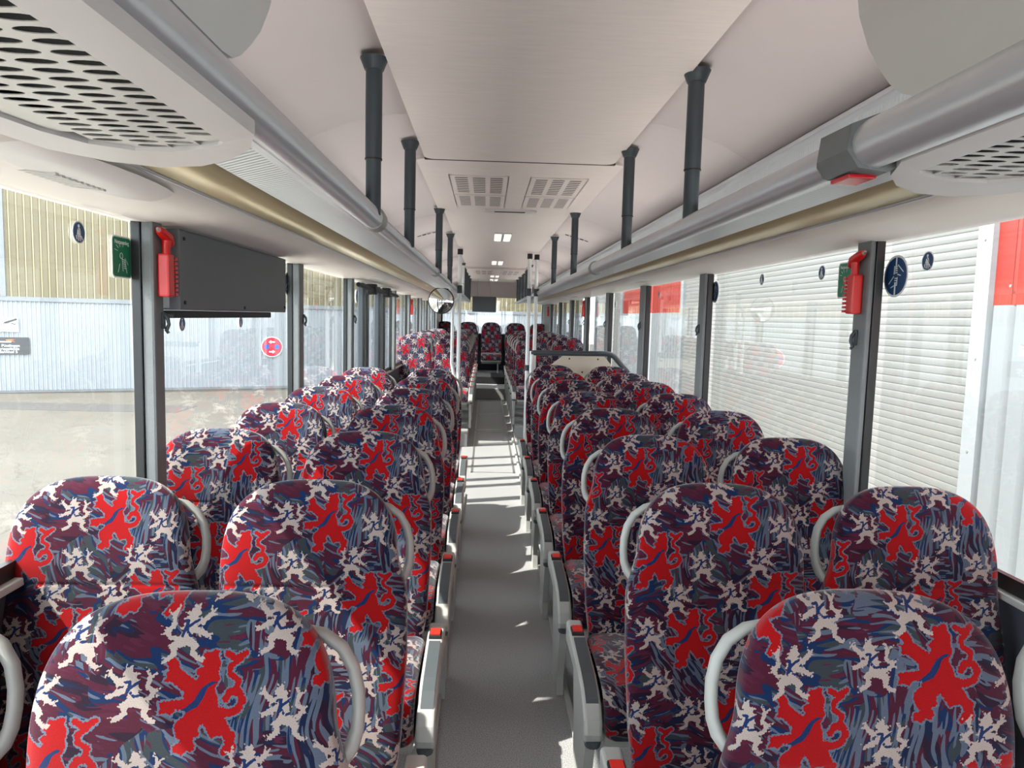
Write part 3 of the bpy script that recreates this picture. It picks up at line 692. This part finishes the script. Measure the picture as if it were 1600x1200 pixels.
def backrest_mesh(off, side, step=.0036):
    z, W = back_profile(step); nf = 150; nb = 10; p = 4.2
    tt = np.linspace(0, PI, 3000)
    V = []; S = []
    for zi, wi in zip(z, W):
        t = max(0, (zi - .47) / (HB - .47)); T = .046 * math.sqrt(max(0, 1 - t ** 5)) * (.75 + .25 * min(1, zi / .08))
        wi = max(wi, 1e-4); T = max(T, 1e-4)
        yc = -.012 * (1 / (1 + math.exp(-(zi - .46) / .02))) - .010 * math.sin(PI * min(1, zi / .45))
        ct, st = np.cos(tt), np.sin(tt)
        x = -wi * np.sign(ct) * np.abs(ct) ** (2 / p); y = -T * np.abs(st) ** (2 / p)
        L = np.r_[0, np.cumsum(np.hypot(np.diff(x), np.diff(y)))]
        s = np.linspace(0, L[-1], nf); xf = np.interp(s, L, x); yf = np.interp(s, L, y)
        k = np.abs(xf) / .22
        dish = .012 * (1 - np.minimum(1, k ** 2)) * (1 - t)          # shallow hollow between the bolsters
        seam = .0028 * math.exp(-((zi - .455) / .0035) ** 2)
        yf = yf + (dish + seam) * (yf < -T * .6) + yc
        xb = np.linspace(wi, -wi, nb + 2)[1:-1]; yb = T * .45 * (1 - (np.abs(xb) / wi) ** 4) + yc * .5
        u = min(1, max(0, (zi - .43) / .11)); u = u * u * (3 - 2 * u)          # shoulder cut back for the grab handle
        xa = np.r_[xf, xb]; xa = np.where(np.sign(xa) == side, xa * (1 - .105 * u), xa)
        V.append(np.stack([xa, np.r_[yf, yb], np.full(nf + nb, zi)], 1))
        sc_ = s - L[-1] / 2
        S.append(np.stack([np.r_[sc_, xb * 0 + .3], np.full(nf + nb, zi)], 1))
    V = np.concatenate(V); S = np.concatenate(S) + np.array(off)
    return grid_mesh('backrest', lean(V), len(z), nf + nb, True, S)
def backshell_mesh():
    z, W = back_profile(.02); n = 28; V = []
    for zi, wi in zip(z, W):
        t = max(0, (zi - .47) / (HB - .47)); T = .03 * math.sqrt(max(0, 1 - t ** 5)); wi = max(wi - .022 - .045 * min(1, max(0, (zi - .28) / .12)), 1e-4); T = max(T, 1e-4)
        a = np.linspace(0, 2 * PI, n, endpoint=False)
        x = wi * np.sign(np.cos(a)) * np.abs(np.cos(a)) ** .5; y = .030 - .006 * t + T * np.sign(np.sin(a)) * np.abs(np.sin(a)) ** .5
        V.append(np.stack([x, y, np.full(n, zi - .012 * t)], 1))
    return grid_mesh('back_shell', lean(np.concatenate(V)), len(z), n, True)
def cushion_mesh(off):
    prof = [(.02, .36)]
    prof = [(.0, .375), (.0, .44), (-.02, .462)]
    for k in range(14): prof.append((-.03 - .30 * k / 13, .464 + .010 * math.sin(PI * k / 13)))
    for k in range(1, 12):
        a = PI / 2 * k / 11; prof.append((-.33 - .10 * math.sin(a), .464 - .085 * (1 - math.cos(a))))
    prof += [(-.43, .355), (-.425, .335), (-.41, .325), (-.2, .335)]
    pr = np.array(prof); L = np.r_[0, np.cumsum(np.hypot(*np.diff(pr, axis=0).T))]
    m = 150; t = np.linspace(0, L[-1], m); py, pz = np.interp(t, L, pr[:, 0]), np.interp(t, L, pr[:, 1])
    W0, r = .213, .04; xs = np.r_[-W0 + r * (1 - np.cos(np.linspace(0, PI / 2, 10)))[:-1] * 1.0, np.linspace(-W0 + r, W0 - r, 90), (W0 - r * (1 - np.cos(np.linspace(0, PI / 2, 10))))[::-1][1:]]
    V = []; S = []
    cy, cz = -.2, .39; base = L[-1]
    for x in xs:
        d = max(0, abs(x) - (W0 - r)); ins = r - math.sqrt(max(0, r * r - d * d))
        f = 1 - ins / .11 * .55
        V.append(np.stack([np.full(m, x), cy + (py - cy) * (1 - ins * .8 / .2), cz + (pz - cz) * f], 1)); S.append(np.stack([np.full(m, x), -t], 1))
    V = np.concatenate(V); S = np.concatenate(S) + np.array(off)
    return grid_mesh('seat_cushion', V, len(xs), m, True, S)

OFFS = [(-.02, -.56), (-.035, -.60), (.045, -.585), (.11, -.50)]
BACK = {h: [backrest_mesh(o, h) for o in OFFS] for h in (-1, 1)}
CUSH = [cushion_mesh((.03, .1)), cushion_mesh((-.06, .27))]
SHELL = backshell_mesh()
def handle_mesh(s):
    V = [(s * .130, .008, .645), (s * .163, .014, .637), (s * .189, .019, .618), (s * .206, .021, .590), (s * .2145, .021, .558), (s * .2165, .020, .53), (s * .2155, .018, .505), (s * .210, .013, .485), (s * .198, .006, .468)]
    V = [tuple(p) for p in lean(np.array(V))]
    # a wider grip: tube squashed across
    return MB().tube(V, [.0085, .009, .0094, .0096, .0096, .0096, .010, .011, .011], 12, sx=1.2).mesh('grab_handle')
def arm_meshes(s):
    x0, x1 = sorted((s * .219, s * .273)); xm = (x0 + x1) / 2
    prof = [(.05, .475), (-.05, .474), (-.28, .455), (-.34, .442), (-.385, .42), (-.415, .39), (-.43, .355), (-.425, .33), (-.40, .33), (-.375, .355), (-.33, .385), (-.25, .402), (-.1, .41), (.05, .405)]
    bm = bmesh.new()
    def prism(pr, a, b):
        va = [bm.verts.new((a, y, z)) for y, z in pr]; vb = [bm.verts.new((b, y, z)) for y, z in pr]; n = len(pr)
        for i in range(n): bm.faces.new((va[i], va[(i + 1) % n], vb[(i + 1) % n], vb[i]))
        bm.faces.new(va[::-1]); bm.faces.new(vb)
    prism(prof, x0, x1)
    bmesh.ops.recalc_face_normals(bm, faces=bm.faces[:])
    bmesh.ops.bevel(bm, geom=[e for e in bm.edges if abs((e.verts[0].co - e.verts[1].co).x) < 1e-5], offset=.010, segments=3, affect='EDGES', profile=.5)
    sh = bpy.data.meshes.new('side_shell'); bm.to_mesh(sh); bm.free()
    for p in sh.polygons: p.use_smooth = False
    pad = [(-.085, .4735), (-.28, .4565), (-.335, .4445), (-.372, .428), (-.385, .415), (-.30, .43), (-.09, .45)]
    pd = MB().prism([(y, z + .0035) for y, z in pad], x0 + .010, x1 - .008, 'x').mesh('armrest_pad')
    hs = MB().box(xm - .02, xm + .02, -.066, -.012, .462, .484, .004).mesh('buckle_housing')
    bt = MB().box(xm - .016, xm + .016, -.06, -.018, .482, .489, .002).mesh('release_button')
    # leg: curved panel under the shell, and foot
    lg = [(-.33, .385), (-.36, .34), (-.36, .29), (-.33, .20), (-.29, .08), (-.30, 0), (-.12, 0), (-.11, .08), (-.08, .25), (-.03, .405), (-.2, .40)]
    a0, a1 = sorted((s * .228, s * .256))
    le = MB().prism(lg, a0, a1, 'x').mesh('leg')
    fr = MB().box(-.21, .21, -.40, .0, .30, .335, .01).box(-.20, .20, -.27, -.21, .25, .31).mesh('seat_frame')
    cp = MB().tube([(xm, -.41, .335), (xm, -.41, .315)], [.026, .022], 14).mesh('pivot_cap')
    return sh, pd, hs, bt, le, fr, cp
HM = {s: handle_mesh(s) for s in (-1, 1)}; AM = {s: arm_meshes(s) for s in (-1, 1)}
def seat(x, D, z, hs, var, aisle, label, group):
    """hs: side of the handle and armrest (towards the aisle)"""
    t = tag(empty('coach_seat', (x, D - .175, z)), label, 'seat', group)
    mk('backrest', BACK[hs][var], 'fabric', t); mk('seat_cushion', CUSH[var % 2], 'fabric', t); mk('back_shell', SHELL, 'backshell', t)
    h = mk('grab_handle', HM[hs], 'greyplast', t)
    sh, pd, hm, bt, le, fr, cp = AM[hs]
    mk('seat_frame', fr, 'armshell', t); lg = mk('leg', le, 'armshell', t)
    if not aisle: lg.location = (-hs * .1, 0, 0)
    if aisle:
        s_ = mk('side_shell', sh, 'armshell', t); mk('armrest_pad', pd, 'pad', s_); mk('pivot_cap', cp, 'pad', s_)
        b = mk('belt_buckle', hm, 'dark', t); mk('release_button', bt, 'redbtn', b)
    return t
G = 'patterned coach seats in rows'
for i in range(7):
    D = .985 + .72 * i + (.03 if i == 0 else 0)
    seat(-.507, D, 0, 1, [0, 1, 1, 2, 1, 2, 0][i], True, 'lion-patterned seat by the aisle, %s row on the sunny display box side' % ORD[i], G)
    seat(-.989, D, 0, 1, [2, 1, 3, 1, 2, 1, 3][i], False, 'lion-patterned window seat, %s row on the sunny display box side' % ORD[i], G)
for i in range(8):
    D = 1.018 + .72 * i + (.03 if i == 0 else 0)
    seat(.448, D, 0, -1, [3, 1, 2, 1, 3, 0, 2, 1][i], True, 'lion-patterned seat by the aisle, %s row on the roller shutter side' % ORD[i], G)
    seat(.93, D, 0, -1, [1, 2, 1, 3, 1, 2, 0, 1][i], False, 'lion-patterned window seat, %s row on the roller shutter side' % ORD[i], G)
for i in range(7):
    D = 9.0 + .72 * i
    seat(-.535, D, .15, 1, [1, 2, 0, 1, 3, 1, 2][i], True, 'raised lion-patterned aisle seat behind the door, %s row past the white stanchion' % ORD[i], G)
    seat(-1.0125, D, .15, 1, [3, 1, 2, 0, 1, 2, 3][i], False, 'raised lion-patterned window seat behind the door, %s row past the white stanchion' % ORD[i], G)
for i in range(6):
    D = 9.4 + .72 * i
    seat(.49, D, .15, -1, [2, 1, 0, 3, 1, 2][i], True, 'raised lion-patterned aisle seat beyond the grey partition, %s row there' % ORD[i], G)
    seat(.965, D, .15, -1, [1, 3, 1, 2, 0, 1][i], False, 'raised lion-patterned window seat beyond the grey partition, %s row there' % ORD[i], G)
for i, x in enumerate((-1.0, -.50, -.005, .50, .99)):
    seat(x, 15.2, .275, 1 if x < 0 else -1, [1, 2, 0, 3, 1][i], False, ['far rear bench seat in the corner on the display box side', 'far rear bench seat beside the middle one, display box side', 'middle rear bench seat facing down the aisle under the monitor', 'far rear bench seat beside the middle one, roller shutter side', 'far rear bench seat in the corner on the roller shutter side'][i], 'five seats of the rear bench')

# ================================================================== FITTINGS
# destination display box hanging in the left window
d = tag(empty('display_box', (-1.13, 2.87, 1.62)), 'dark grey side destination display box hanging in the window', 'display')
MB().box(-.035, .05, -.59, .59, -.125, .128, .006).obj('housing', 'display', d)
MB().box(-.035, .03, -.585, .42, -.150, -.126, .004).obj('lower_bar', 'dark', d)
for (y, z) in ((-.56, .10), (-.56, -.10), (.0, -.11), (.56, -.10)): MB().tube([(.05, y, z), (.054, y, z)], .006, 8).obj('screw', 'dark', d)

def hammer(s, y, x, zc, label):
    h = tag(empty('emergency_hammer', (x, y, zc)), label, 'hammer')
    k = -s
    MB().box(-.012, .024, -.028, .012, -.10, .03, .006).obj('holder', 'red', h)
    g = MB()
    for i in range(9): g.box(-.008, .026, .012, .03, -.095 + i * .0135, -.087 + i * .0135)
    g.box(-.008, .006, .012, .03, -.1, .03); g.obj('ribs', 'red', h)
    MB().tube([(.006, -.004, .0), (.006, -.002, .05), (.006, 0.0, .07)], [.013, .012, .014], 12).obj('handle', 'red', h)
    hd = MB().tube([(.006, -.05, .098), (.006, -.03, .092), (.006, .01, .078), (.006, .028, .06)], [.010, .015, .017, .012], 12).obj('head', 'red', h)
    MB().tube([(.006, -.062, .101), (.006, -.048, .097)], [.003, .008], 10).obj('steel_tip', 'steel', hd)
    if s > 0: h.rotation_euler = (0, 0, PI); h.scale = (1, -1, 1); h.rotation_euler = (0, 0, 0); h.scale = (-1, 1, 1)
    return h
def hm2(s, y, x, zc, label):
    h = hammer(-1, y, x, zc, label)
    if s > 0:
        for c in list(h.children) + [g for c in h.children for g in c.children]:
            me = c.data
            if c.parent == h:
                for v in me.vertices: v.co.x = -v.co.x; 
                me.flip_normals()
        for c in h.children:
            for g in c.children:
                for v in g.data.vertices: v.co.x = -v.co.x
                g.data.flip_normals()
    return h
hm2(-1, 2.235, -1.106, 1.635, 'red emergency hammer on the pillar beside the display box')
hm2(1, 2.345, 1.106, 1.64, 'red emergency hammer on the pillar next to the large blue round sticker')
hm2(-1, 9.4, -1.106, 1.6, 'red emergency hammer on a far pillar behind the door')
hm2(1, 8.98, 1.106, 1.63, 'red emergency hammer on a far pillar of the shutter side')
hm2(1, 14.2, 1.106, 1.64, 'red emergency hammer on the rear corner panel by the rear window')

def hook(s, y, z, label):
    h = tag(empty('coat_hook', (s * 1.12, y, z)), label, 'hook', 'coat hooks on the window pillars'); h.scale = (.8, .7, .8)
    k = -s
    MB().box(min(0, k * .008), max(0, k * .008), -.012, .012, -.03, .035, .003).obj('base_plate', 'pole', h)
    MB().tube([(k * .004, 0, .03), (k * .02, 0, .01), (k * .024, 0, -.012), (k * .014, 0, -.035), (k * .022, 0, -.045)], [.008, .008, .007, .008, .006], 8).obj('hook_arm', 'pole', h)
for i, (ya, yb) in enumerate(PL[:3]): hook(-1, (ya + yb) / 2 + .02, 1.46, 'dark coat hook on the %s window pillar of the display box side' % ORD[i])
for i, (ya, yb) in enumerate(PR[:6]): hook(1, (ya + yb) / 2 + .01, 1.46, 'dark coat hook on the %s window pillar of the shutter side' % ORD[i])

# round convex mirror
mr = tag(empty('round_mirror', (-.63, 8.0, 1.665)), 'round convex mirror hanging from the rack rail near the door', 'mirror')
mb = MB(); n = 32; vs_ = [(0, -.028, 0)]
for r in range(1, 7):
    q = r / 6
    for k in range(n): vs_.append((.138 * q * math.cos(2 * PI * k / n), -.028 * (1 - q * q), .138 * q * math.sin(2 * PI * k / n)))
fs = [(0, 1 + k, 1 + (k + 1) % n) for k in range(n)]
for r in range(5):
    b = 1 + r * n; fs += [(b + k, b + n + k, b + n + (k + 1) % n, b + (k + 1) % n) for k in range(n)]
mb.add(vs_, fs, True); mb.obj('mirror_glass', 'mirror', mr)
MB().tube([(.141 * math.cos(2 * PI * k / 32), .004, .141 * math.sin(2 * PI * k / 32)) for k in range(33)], .007, 8, cap=False).obj('rim', 'dark', mr)
MB().prism([(.137 * math.cos(2 * PI * k / 24), .137 * math.sin(2 * PI * k / 24)) for k in range(24)], .004, .022, 'y').obj('back_cover', 'dark', mr)
MB().tube([(0, .02, .05), (.06, .03, .13), (.125, .03, .145)], .009, 8).obj('bracket', 'dark', mr)
mr.rotation_euler = (0, 0, math.radians(-8))

# monitor at the rear
tv = tag(empty('monitor', (-.17, 14.6, 1.905)), 'dark rectangular monitor hanging from the ceiling before the rear window', 'monitor')
MB().box(-.243, .243, -.03, .04, -.31, .0, .008).obj('screen_housing', 'screen', tv)
for x in (-.13, .13): MB().tube([(x, .01, -.01), (x, .01, .36)], .008, 8).obj('hanger_rod', 'steel', tv)
# ceiling lamps
def lamp(y, label):
    l = tag(empty('ceiling_lamp', (.017, y, 2.276 if y < 11 else 2.268)), label, 'lamp', 'ceiling lamps along the aisle')
    MB().box(-.085, .085, -.26, .26, -.008, 0, .003).obj('base', 'shell', l)
    for k, x in enumerate((-.045, .045)): MB().box(x - .034, x + .034, -.24, .24, -.026, -.008, .006).obj('lens', 'lamp', l)
    MB().box(-.011, .011, -.24, .24, -.022, -.008, .003).obj('reflector', 'alu', l)
lamp(6.95, 'ribbed ceiling lamp nearest the vent panel'); lamp(10.2, 'second ceiling lamp along the aisle beyond the nearest one')
lamp(13.35, 'third ceiling lamp, just beyond the far vent panel'); lamp(14.75, 'farthest ceiling lamp above the monitor')

# ---- stickers on the glass
def circle(r, n=28, cx=0, cy=0): return [(cx + r * math.cos(2 * PI * k / n), cy + r * math.sin(2 * PI * k / n)) for k in range(n)]
def mprism(mb, polys, a0, a1, flip):
    for p in polys:
        q = [(-x if flip else x, y) for x, y in p]
        mb.prism(q, a0, a1, 'x')
    return mb
def line_poly(a, b, w):
    a, b = Vector(a), Vector(b); d = (b - a).normalized(); n = Vector((-d.y, d.x)) * w / 2
    return [tuple(a + n), tuple(b + n), tuple(b - n), tuple(a - n)]
BELT = [circle(.17, 12, -.05, .62), [(-.25, .40), (.12, .42), (.32, -.12), (-.02, .30)], [(-.28, .30), (-.06, .22), (.26, -.2), (.28, -.28), (-.42, -.26)],
        line_poly((-.52, -.32), (-.42, -.72), .16), line_poly((-.3, -.36), (.3, -.36), .12), line_poly((.34, -.34), (.55, -.7), .16), line_poly((-.12, -.4), (-.16, -.85), .14), line_poly((.14, -.4), (.2, -.85), .14)]
def sticker_disc(s, y, z, r, polys, label, cat='sticker', base='blue'):
    """reads correctly from inside: local 2-D x runs to the viewer's right"""
    f_ = .987 if s < 0 else .9894; o = tag(empty('window_sticker', (s * 1.1865, y * f_, 1.5 + (z - 1.5) * f_)), label, cat)
    k = -s; fl = s > 0      # left wall: viewer's right is +y ; right wall: viewer's right is -y
    def pr(polys, a, b, name, m):
        mb = MB(); mprism(mb, [[(p[0] * r, p[1] * r) for p in q] for q in polys], k * a, k * b, fl); return mb.obj(name, m, o)
    pr([circle(1.12)], 0, .0006, 'border', 'white'); pr([circle(1.0)], .0004, .001, 'disc', base); pr(polys, .0009, .0014, 'pictogram', 'white')
    return o
HOLD = [line_poly((0, 1.0), (0, .35), .12), line_poly((0, -.35), (0, -1.0), .12)]
for i in range(4): HOLD += [line_poly((-.16, .5 - i * .11), (.16, .52 - i * .11), .05)]
for i in range(4): HOLD += [line_poly((-.08, -.1 - i * .12), (.14, -.12 - i * .12), .05)]
HOLD += [line_poly((.16, .6), (.7, .2), .05), line_poly((.15, .1), (.48, .02), .05), line_poly((-.16, 0), (-.6, -.4), .05), line_poly((-.1, -.5), (-.4, -.6), .05), line_poly((-.16, .55), (-.16, .1), .05), line_poly((.16, -.05), (.16, -.5), .05)]
sticker_disc(-1, 1.945, 1.694, .026, BELT, 'small round blue seat belt sticker on the window left of the green sign')
sticker_disc(-1, 2.575, 1.447, .023, BELT, 'small round seat belt sticker under the display box, nearer the hammer')
sticker_disc(-1, 3.18, 1.449, .021, BELT, 'small round seat belt sticker under the middle of the display box')
sticker_disc(-1, 3.95, 1.50, .020, BELT, 'tiny round sticker by the second pillar of the display box side')
sticker_disc(-1, 3.92, 1.65, .055, HOLD, 'blue round hold-on sticker squeezed between display box and pillar')
sticker_disc(-1, 6.0, 1.64, .05, HOLD, 'blue round hold-on sticker on the glass ahead of the door posts')
sticker_disc(1, 2.275, 1.664, .060, HOLD, 'large blue round hold-on sticker showing two hands gripping a bar')
sticker_disc(1, 2.112, 1.70, .026, BELT, 'small round seat belt sticker on the window beside the large blue one')
sticker_disc(1, 2.79, 1.707, .025, BELT, 'small round seat belt sticker on the shutter side just past the green sign')
sticker_disc(1, 3.405, 1.712, .024, BELT, 'small round sticker in the middle of the second shutter window')
sticker_disc(1, 4.10, 1.676, .055, HOLD, 'teal blue round hold-on sticker by the second pillar of the shutter side')
sticker_disc(1, 5.45, 1.70, .024, BELT, 'small round sticker on the third window of the shutter side')
sticker_disc(1, 7.3, 1.66, .03, BELT, 'round sticker on the glass just before the fourth shutter-side pillar')

def text_mesh(body, size, name, ext=.0004, align='CENTER'):
    cu = bpy.data.curves.new(name, 'FONT'); cu.body = body; cu.size = size; cu.extrude = ext; cu.align_x = align; cu.align_y = 'CENTER'
    ob = bpy.data.objects.new(name, cu); COL.objects.link(ob)
    bpy.context.view_layer.update()
    me = bpy.data.meshes.new_from_object(ob.evaluated_get(bpy.context.evaluated_depsgraph_get())); me.name = name
    bpy.data.objects.remove(ob); return me
def exit_sign(s, y, z, w, h, label):
    f_ = .987 if s < 0 else .9894; o = tag(empty('exit_sticker', (s * 1.1865, y * f_, 1.5 + (z - 1.5) * f_)), label, 'sticker'); k = -s; fl = s > 0
    def rr(w, h, r): return [(p[0], p[1]) for p in rounded(-w / 2, w / 2, -h / 2, h / 2, r, 4)]
    mprism(MB(), [rr(w + .008, h + .008, .014)], 0, k * .0006, fl).obj('border', 'white', o)
    mprism(MB(), [rr(w, h, .012)], k * .0004, k * .001, fl).obj('plate', 'green', o)
    L = []
    c = (.0, .012)
    for a0, r0, r1 in ((2.3, .03, .048), (1.9, .03, .05), (1.4, .03, .052), (2.8, .025, .045)):
        L.append(line_poly((c[0] + r0 * math.cos(a0), c[1] + r0 * math.sin(a0) * .6), (c[0] + r1 * math.cos(a0), c[1] + r1 * math.sin(a0) * .6), .0015))
    ring = circle(.008, 12, -.004, .004)
    for i in range(12): L.append(line_poly(ring[i], ring[(i + 1) % 12], .0018))
    for i in range(5): L.append(line_poly((.002 + i * .002, -.006 - i * .006), (.018 + i * .001, -.008 - i * .006), .0024))
    L += [line_poly((.0, -.004), (.004, -.04), .002), line_poly((.016, -.006), (.026, -.045), .002), line_poly((.016, -.002), (.034, -.02), .0014), line_poly((-.014, -.02), (-.024, -.045), .0014)]
    mprism(MB(), L, k * .0009, k * .0014, fl).obj('pictogram', 'white', o)
    me = text_mesh('Notausstieg', .017, 'lettering'); t = mk('lettering', me, 'white', o)
    t.rotation_euler = (PI / 2, 0, PI / 2 * (1 if s < 0 else -1)); t.location = (k * .0012, 0, h / 2 - .014)
    return o
exit_sign(-1, 2.165, 1.647, .102, .113, 'green emergency exit sticker beside the near left pillar')
exit_sign(1, 2.60, 1.668, .10, .122, 'green emergency exit sticker half behind the hammer on the shutter side')

# ================================================================== OUTSIDE
GZ = -.95
gr = struct(mk('ground', MB().box(-60, 60, -40, 70, GZ - .1, GZ).mesh('ground'), 'ground'))
MB().box(-14.6, -7.4, 16.9, 18.2, GZ, GZ + .004).obj('asphalt_patch', mat('asphalt_patch', srgb(66, 63, 61), .9), gr)

MB().box(-4.1, 4.0, -14, 17.5, GZ, GZ + .012).obj('concrete_apron', mat('light_concrete', srgb(190, 185, 176), .9, var=.06, vscale=2), gr)  # unseen pale slab, added to bounce daylight up into the bus

def rib_profile(w, pitch, depth, flat=.45):
    pts = []; x = 0.0; n = int(round(w / pitch)); p = w / n
    for i in range(n):
        a = i * p
        pts += [(a, 0), (a + p * flat, 0), (a + p * (flat + .12), depth), (a + p * .88, depth)]
    pts.append((w, 0)); return pts
def rib_sheet(w, pitch, depth, z0, z1, name, th=.004, flat=.45):
    pr = rib_profile(w, pitch, depth, flat); n = len(pr)
    a = [(x, -y, z0) for x, y in pr]; b = [(x, -y, z1) for x, y in pr]
    return MB().add(a + b, [(i, i + 1, n + i + 1, n + i) for i in range(n - 1)]).mesh(name)
# hall behind the bus: wall running obliquely across the view
A = Vector((-13.40, 20.14)); Bp = Vector((3.3, 27.24)); Ld = (Bp - A).length; ang = math.atan2(Bp.y - A.y, Bp.x - A.x)
hall = tag(empty('warehouse', (A.x - 2.17 * math.cos(ang), A.y - 2.17 * math.sin(ang), GZ), ang), 'warehouse with white ribbed lower wall and yellowish translucent upper sheets behind the bus', 'building')
ZB1 = 1.62 - GZ
lowm = rib_sheet(1.085, .1085, .022, .06, ZB1, 'lower_sheet'); upm = rib_sheet(1.085, .18083, .012, ZB1 + .1, ZB1 + 5.2, 'upper_sheet', flat=.06)
redm = rib_sheet(1.085, .18083, .02, ZB1 + .1, ZB1 + 5.2, 'red_sheet')
nsh = int(Ld / 1.085) + 3
ribm = MB()
for i in range(6): ribm.box(i * .18083, i * .18083 + .032, -.03, 0, ZB1 + .1, ZB1 + 5.2)
ribm = ribm.mesh('sheet_ribs')
for i in range(nsh):
    mk('lower_sheet', lowm, 'clad', hall, (i * 1.085, 0, 0))
    if i < 2: mk('upper_sheet', redm, 'cladred', hall, (i * 1.085, 0, 0))
    else:
        u = mk('upper_sheet', upm, 'cladyel', hall, (i * 1.085, 0, 0)); mk('sheet_ribs', ribm, 'cladrib', u)
MB().box(0, nsh * 1.085, -.05, 0, ZB1 - .02, ZB1 + .1).obj('flashing', 'trimwhite', hall)
MB().box(2.12, 2.25, -.06, 0, ZB1 + .1, ZB1 + 5.2).obj('corner_flashing', 'trimwhite', hall)
MB().box(0, nsh * 1.085, -.02, .1, 0, .07).obj('base_kerb', 'pillar', hall)
MB().box(0, nsh * 1.085, .05, 6, 0, ZB1 + 5.3).obj('hall_body', 'clad', hall)
def on_hall(x, z): return Matrix.Rotation(ang, 4, 'Z')
def hall_pt(x):
    t = (x - A.x) / (Bp.x - A.x); return (x + .04 * math.sin(ang), A.y + t * (Bp.y - A.y) - .04 * math.cos(ang))
def flat_sign(name, x, z, label):
    p = hall_pt(x); return tag(empty(name, (p[0], p[1], z), ang), label, 'sign')
def yprism(polys, a0, a1):
    mb = MB()
    for p in polys: mb.prism(p, a0, a1, 'y')
    return mb
s1 = flat_sign('notice_sign', -13.42, .93, 'white notice board with a camera symbol on the warehouse wall')
yprism([[(-.62, -.18), (.36, -.18), (.36, .20), (-.62, .20)]], -.02, 0).obj('board', 'white', s1)
t = mk('lettering', text_mesh('ACHTUNG!', .14, 'lettering'), 'black_sign', s1); t.rotation_euler = (PI / 2, 0, 0); t.location = (-.22, -.0215, .02)
yprism([line_poly((.05, .06), (.33, .17), .06), line_poly((.10, .08), (.02, .05), .03), line_poly((.20, .05), (.30, .02), .03)], -.022, -.019).obj('camera_symbol', 'black_sign', s1)
yprism([line_poly((-.55, -.08), (.33, -.08), .02), line_poly((-.55, -.14), (.33, -.14), .012)], -.022, -.019).obj('small_print', 'greyplast', s1)
s2 = flat_sign('address_sign', -13.33, .36, 'dark address board with white lettering and an orange swoosh on the warehouse wall')
yprism([rounded(-.75, .50, -.235, .235, .03, 3)], -.02, 0).obj('board', 'black_sign', s2)
for i, (tx, z) in enumerate((('66346 Püttlingen', 0.0), ('Industriegelände', -.085), ('Am Bahnhof 5', -.17))):
    t = mk('lettering', text_mesh(tx, .105, 'lettering'), 'white', s2); t.rotation_euler = (PI / 2, 0, 0); t.location = (-.08, -.0215, z)
yprism([line_poly((-.25, .11), (.08, .11), .035)], -.022, -.019).obj('logo_word', 'white', s2)
yprism([[(-.05, .17), (.10, .185), (.20, .15), (.14, .165), (.02, .15), (.10, .145), (.18, .10), (.10, .125), (-.02, .14)]], -.022, -.019).obj('logo_swoosh', 'orange', s2)
s3 = flat_sign('no_stopping_sign', -6.93, .37, 'round red and blue no-stopping sign with two white arrows on the warehouse wall')
yprism([circle(.325)], -.02, 0).obj('rim', 'white', s3); yprism([circle(.30)], -.024, -.018).obj('red_disc', 'signred', s3)
yprism([circle(.075, 16, -.155, 0), circle(.075, 16, .155, 0)], -.028, -.022).obj('blue_fields', 'signblue', s3)
arr = lambda y, k: [line_poly((-.06 * k, y), (.09 * k, y), .04), [(-.10 * k, y), (-.02 * k, y + .06), (-.02 * k, y - .06)]]
yprism(arr(.155, 1) + arr(-.155, -1), -.028, -.022).obj('arrows', 'white', s3)

# roller shutter hall on the right, parallel to the bus
WX = 4.1
rh = tag(empty('shutter_hall', (WX, 0, GZ)), 'white hall with red fascia sheets alongside the bus on the shutter side', 'building')
def side_sheet(y0, y1):
    n = max(1, int(round((y1 - y0) / 1.0))); w = (y1 - y0) / n
    lo = rib_sheet(w, .25, .045, .05, 1.70 - GZ, 'lower_sheet', flat=.12); up = rib_sheet(w, .25, .02, 1.70 - GZ, 5.2 - GZ, 'red_sheet', flat=.8)
    for i in range(n):
        a = mk('lower_sheet', lo, 'cladr', rh, (0, y1 - i * w, 0)); a.rotation_euler = (0, 0, -PI / 2)
        b = mk('red_sheet', up, 'cladred', rh, (-.01, y1 - i * w, 0)); b.rotation_euler = (0, 0, -PI / 2)
side_sheet(-6.2, 5.80); side_sheet(15.25, 21.9)
MB().box(.06, 5, -8, 27.0, 0, 6.6).obj('hall_body', 'cladr', rh)
for (ya, yb) in ((5.80, 5.98), (15.05, 15.25), (21.9, 22.1), (27.2, 27.4)): MB().box(-.06, .06, ya, yb, 0, 6.2).obj('jamb_flashing', 'trimwhite', rh)
MB().box(-.06, .06, 5.98, 15.05, 4.6, 6.2).obj('shutter_box', 'trimwhite', rh)
for (y, z) in ((5.89, 3.2), (5.89, 2.2), (5.89, 1.4), (5.2, 3.1), (5.2, 2.75), (5.55, 2.8)): MB().tube([(-.066, y, z), (-.06, y, z)], .012, 8).obj('rivet', 'pillar', rh)
def shutter(y0, y1, label):
    sh = tag(empty('roller_shutter', (WX, (y0 + y1) / 2, GZ)), label, 'shutter')
    L = (y1 - y0) / 2; p = .075
    pr = [(.003, 0.0), (-.001, .002), (-.0035, .012), (-.0048, .034), (-.004, .054), (-.0015, .068), (.003, .0725)]; n = len(pr)
    me = MB().add([(x, -L, z) for x, z in pr] + [(x, L, z) for x, z in pr], [(i, i + 1, n + i + 1, n + i) for i in range(n - 1)]).add([(.003, -L, .072), (.003, L, .072), (.003, L, .0765), (.003, -L, .0765)], [(0, 1, 2, 3)]).mesh('slat')
    for i in range(60): mk('slat', me, 'slat', sh, (0, 0, i * p))
    return sh
shutter(5.98, 15.05, 'wide white roller shutter seen through the near windows')
shutter(22.1, 27.2, 'white roller shutter farther back past the red and white sheets')
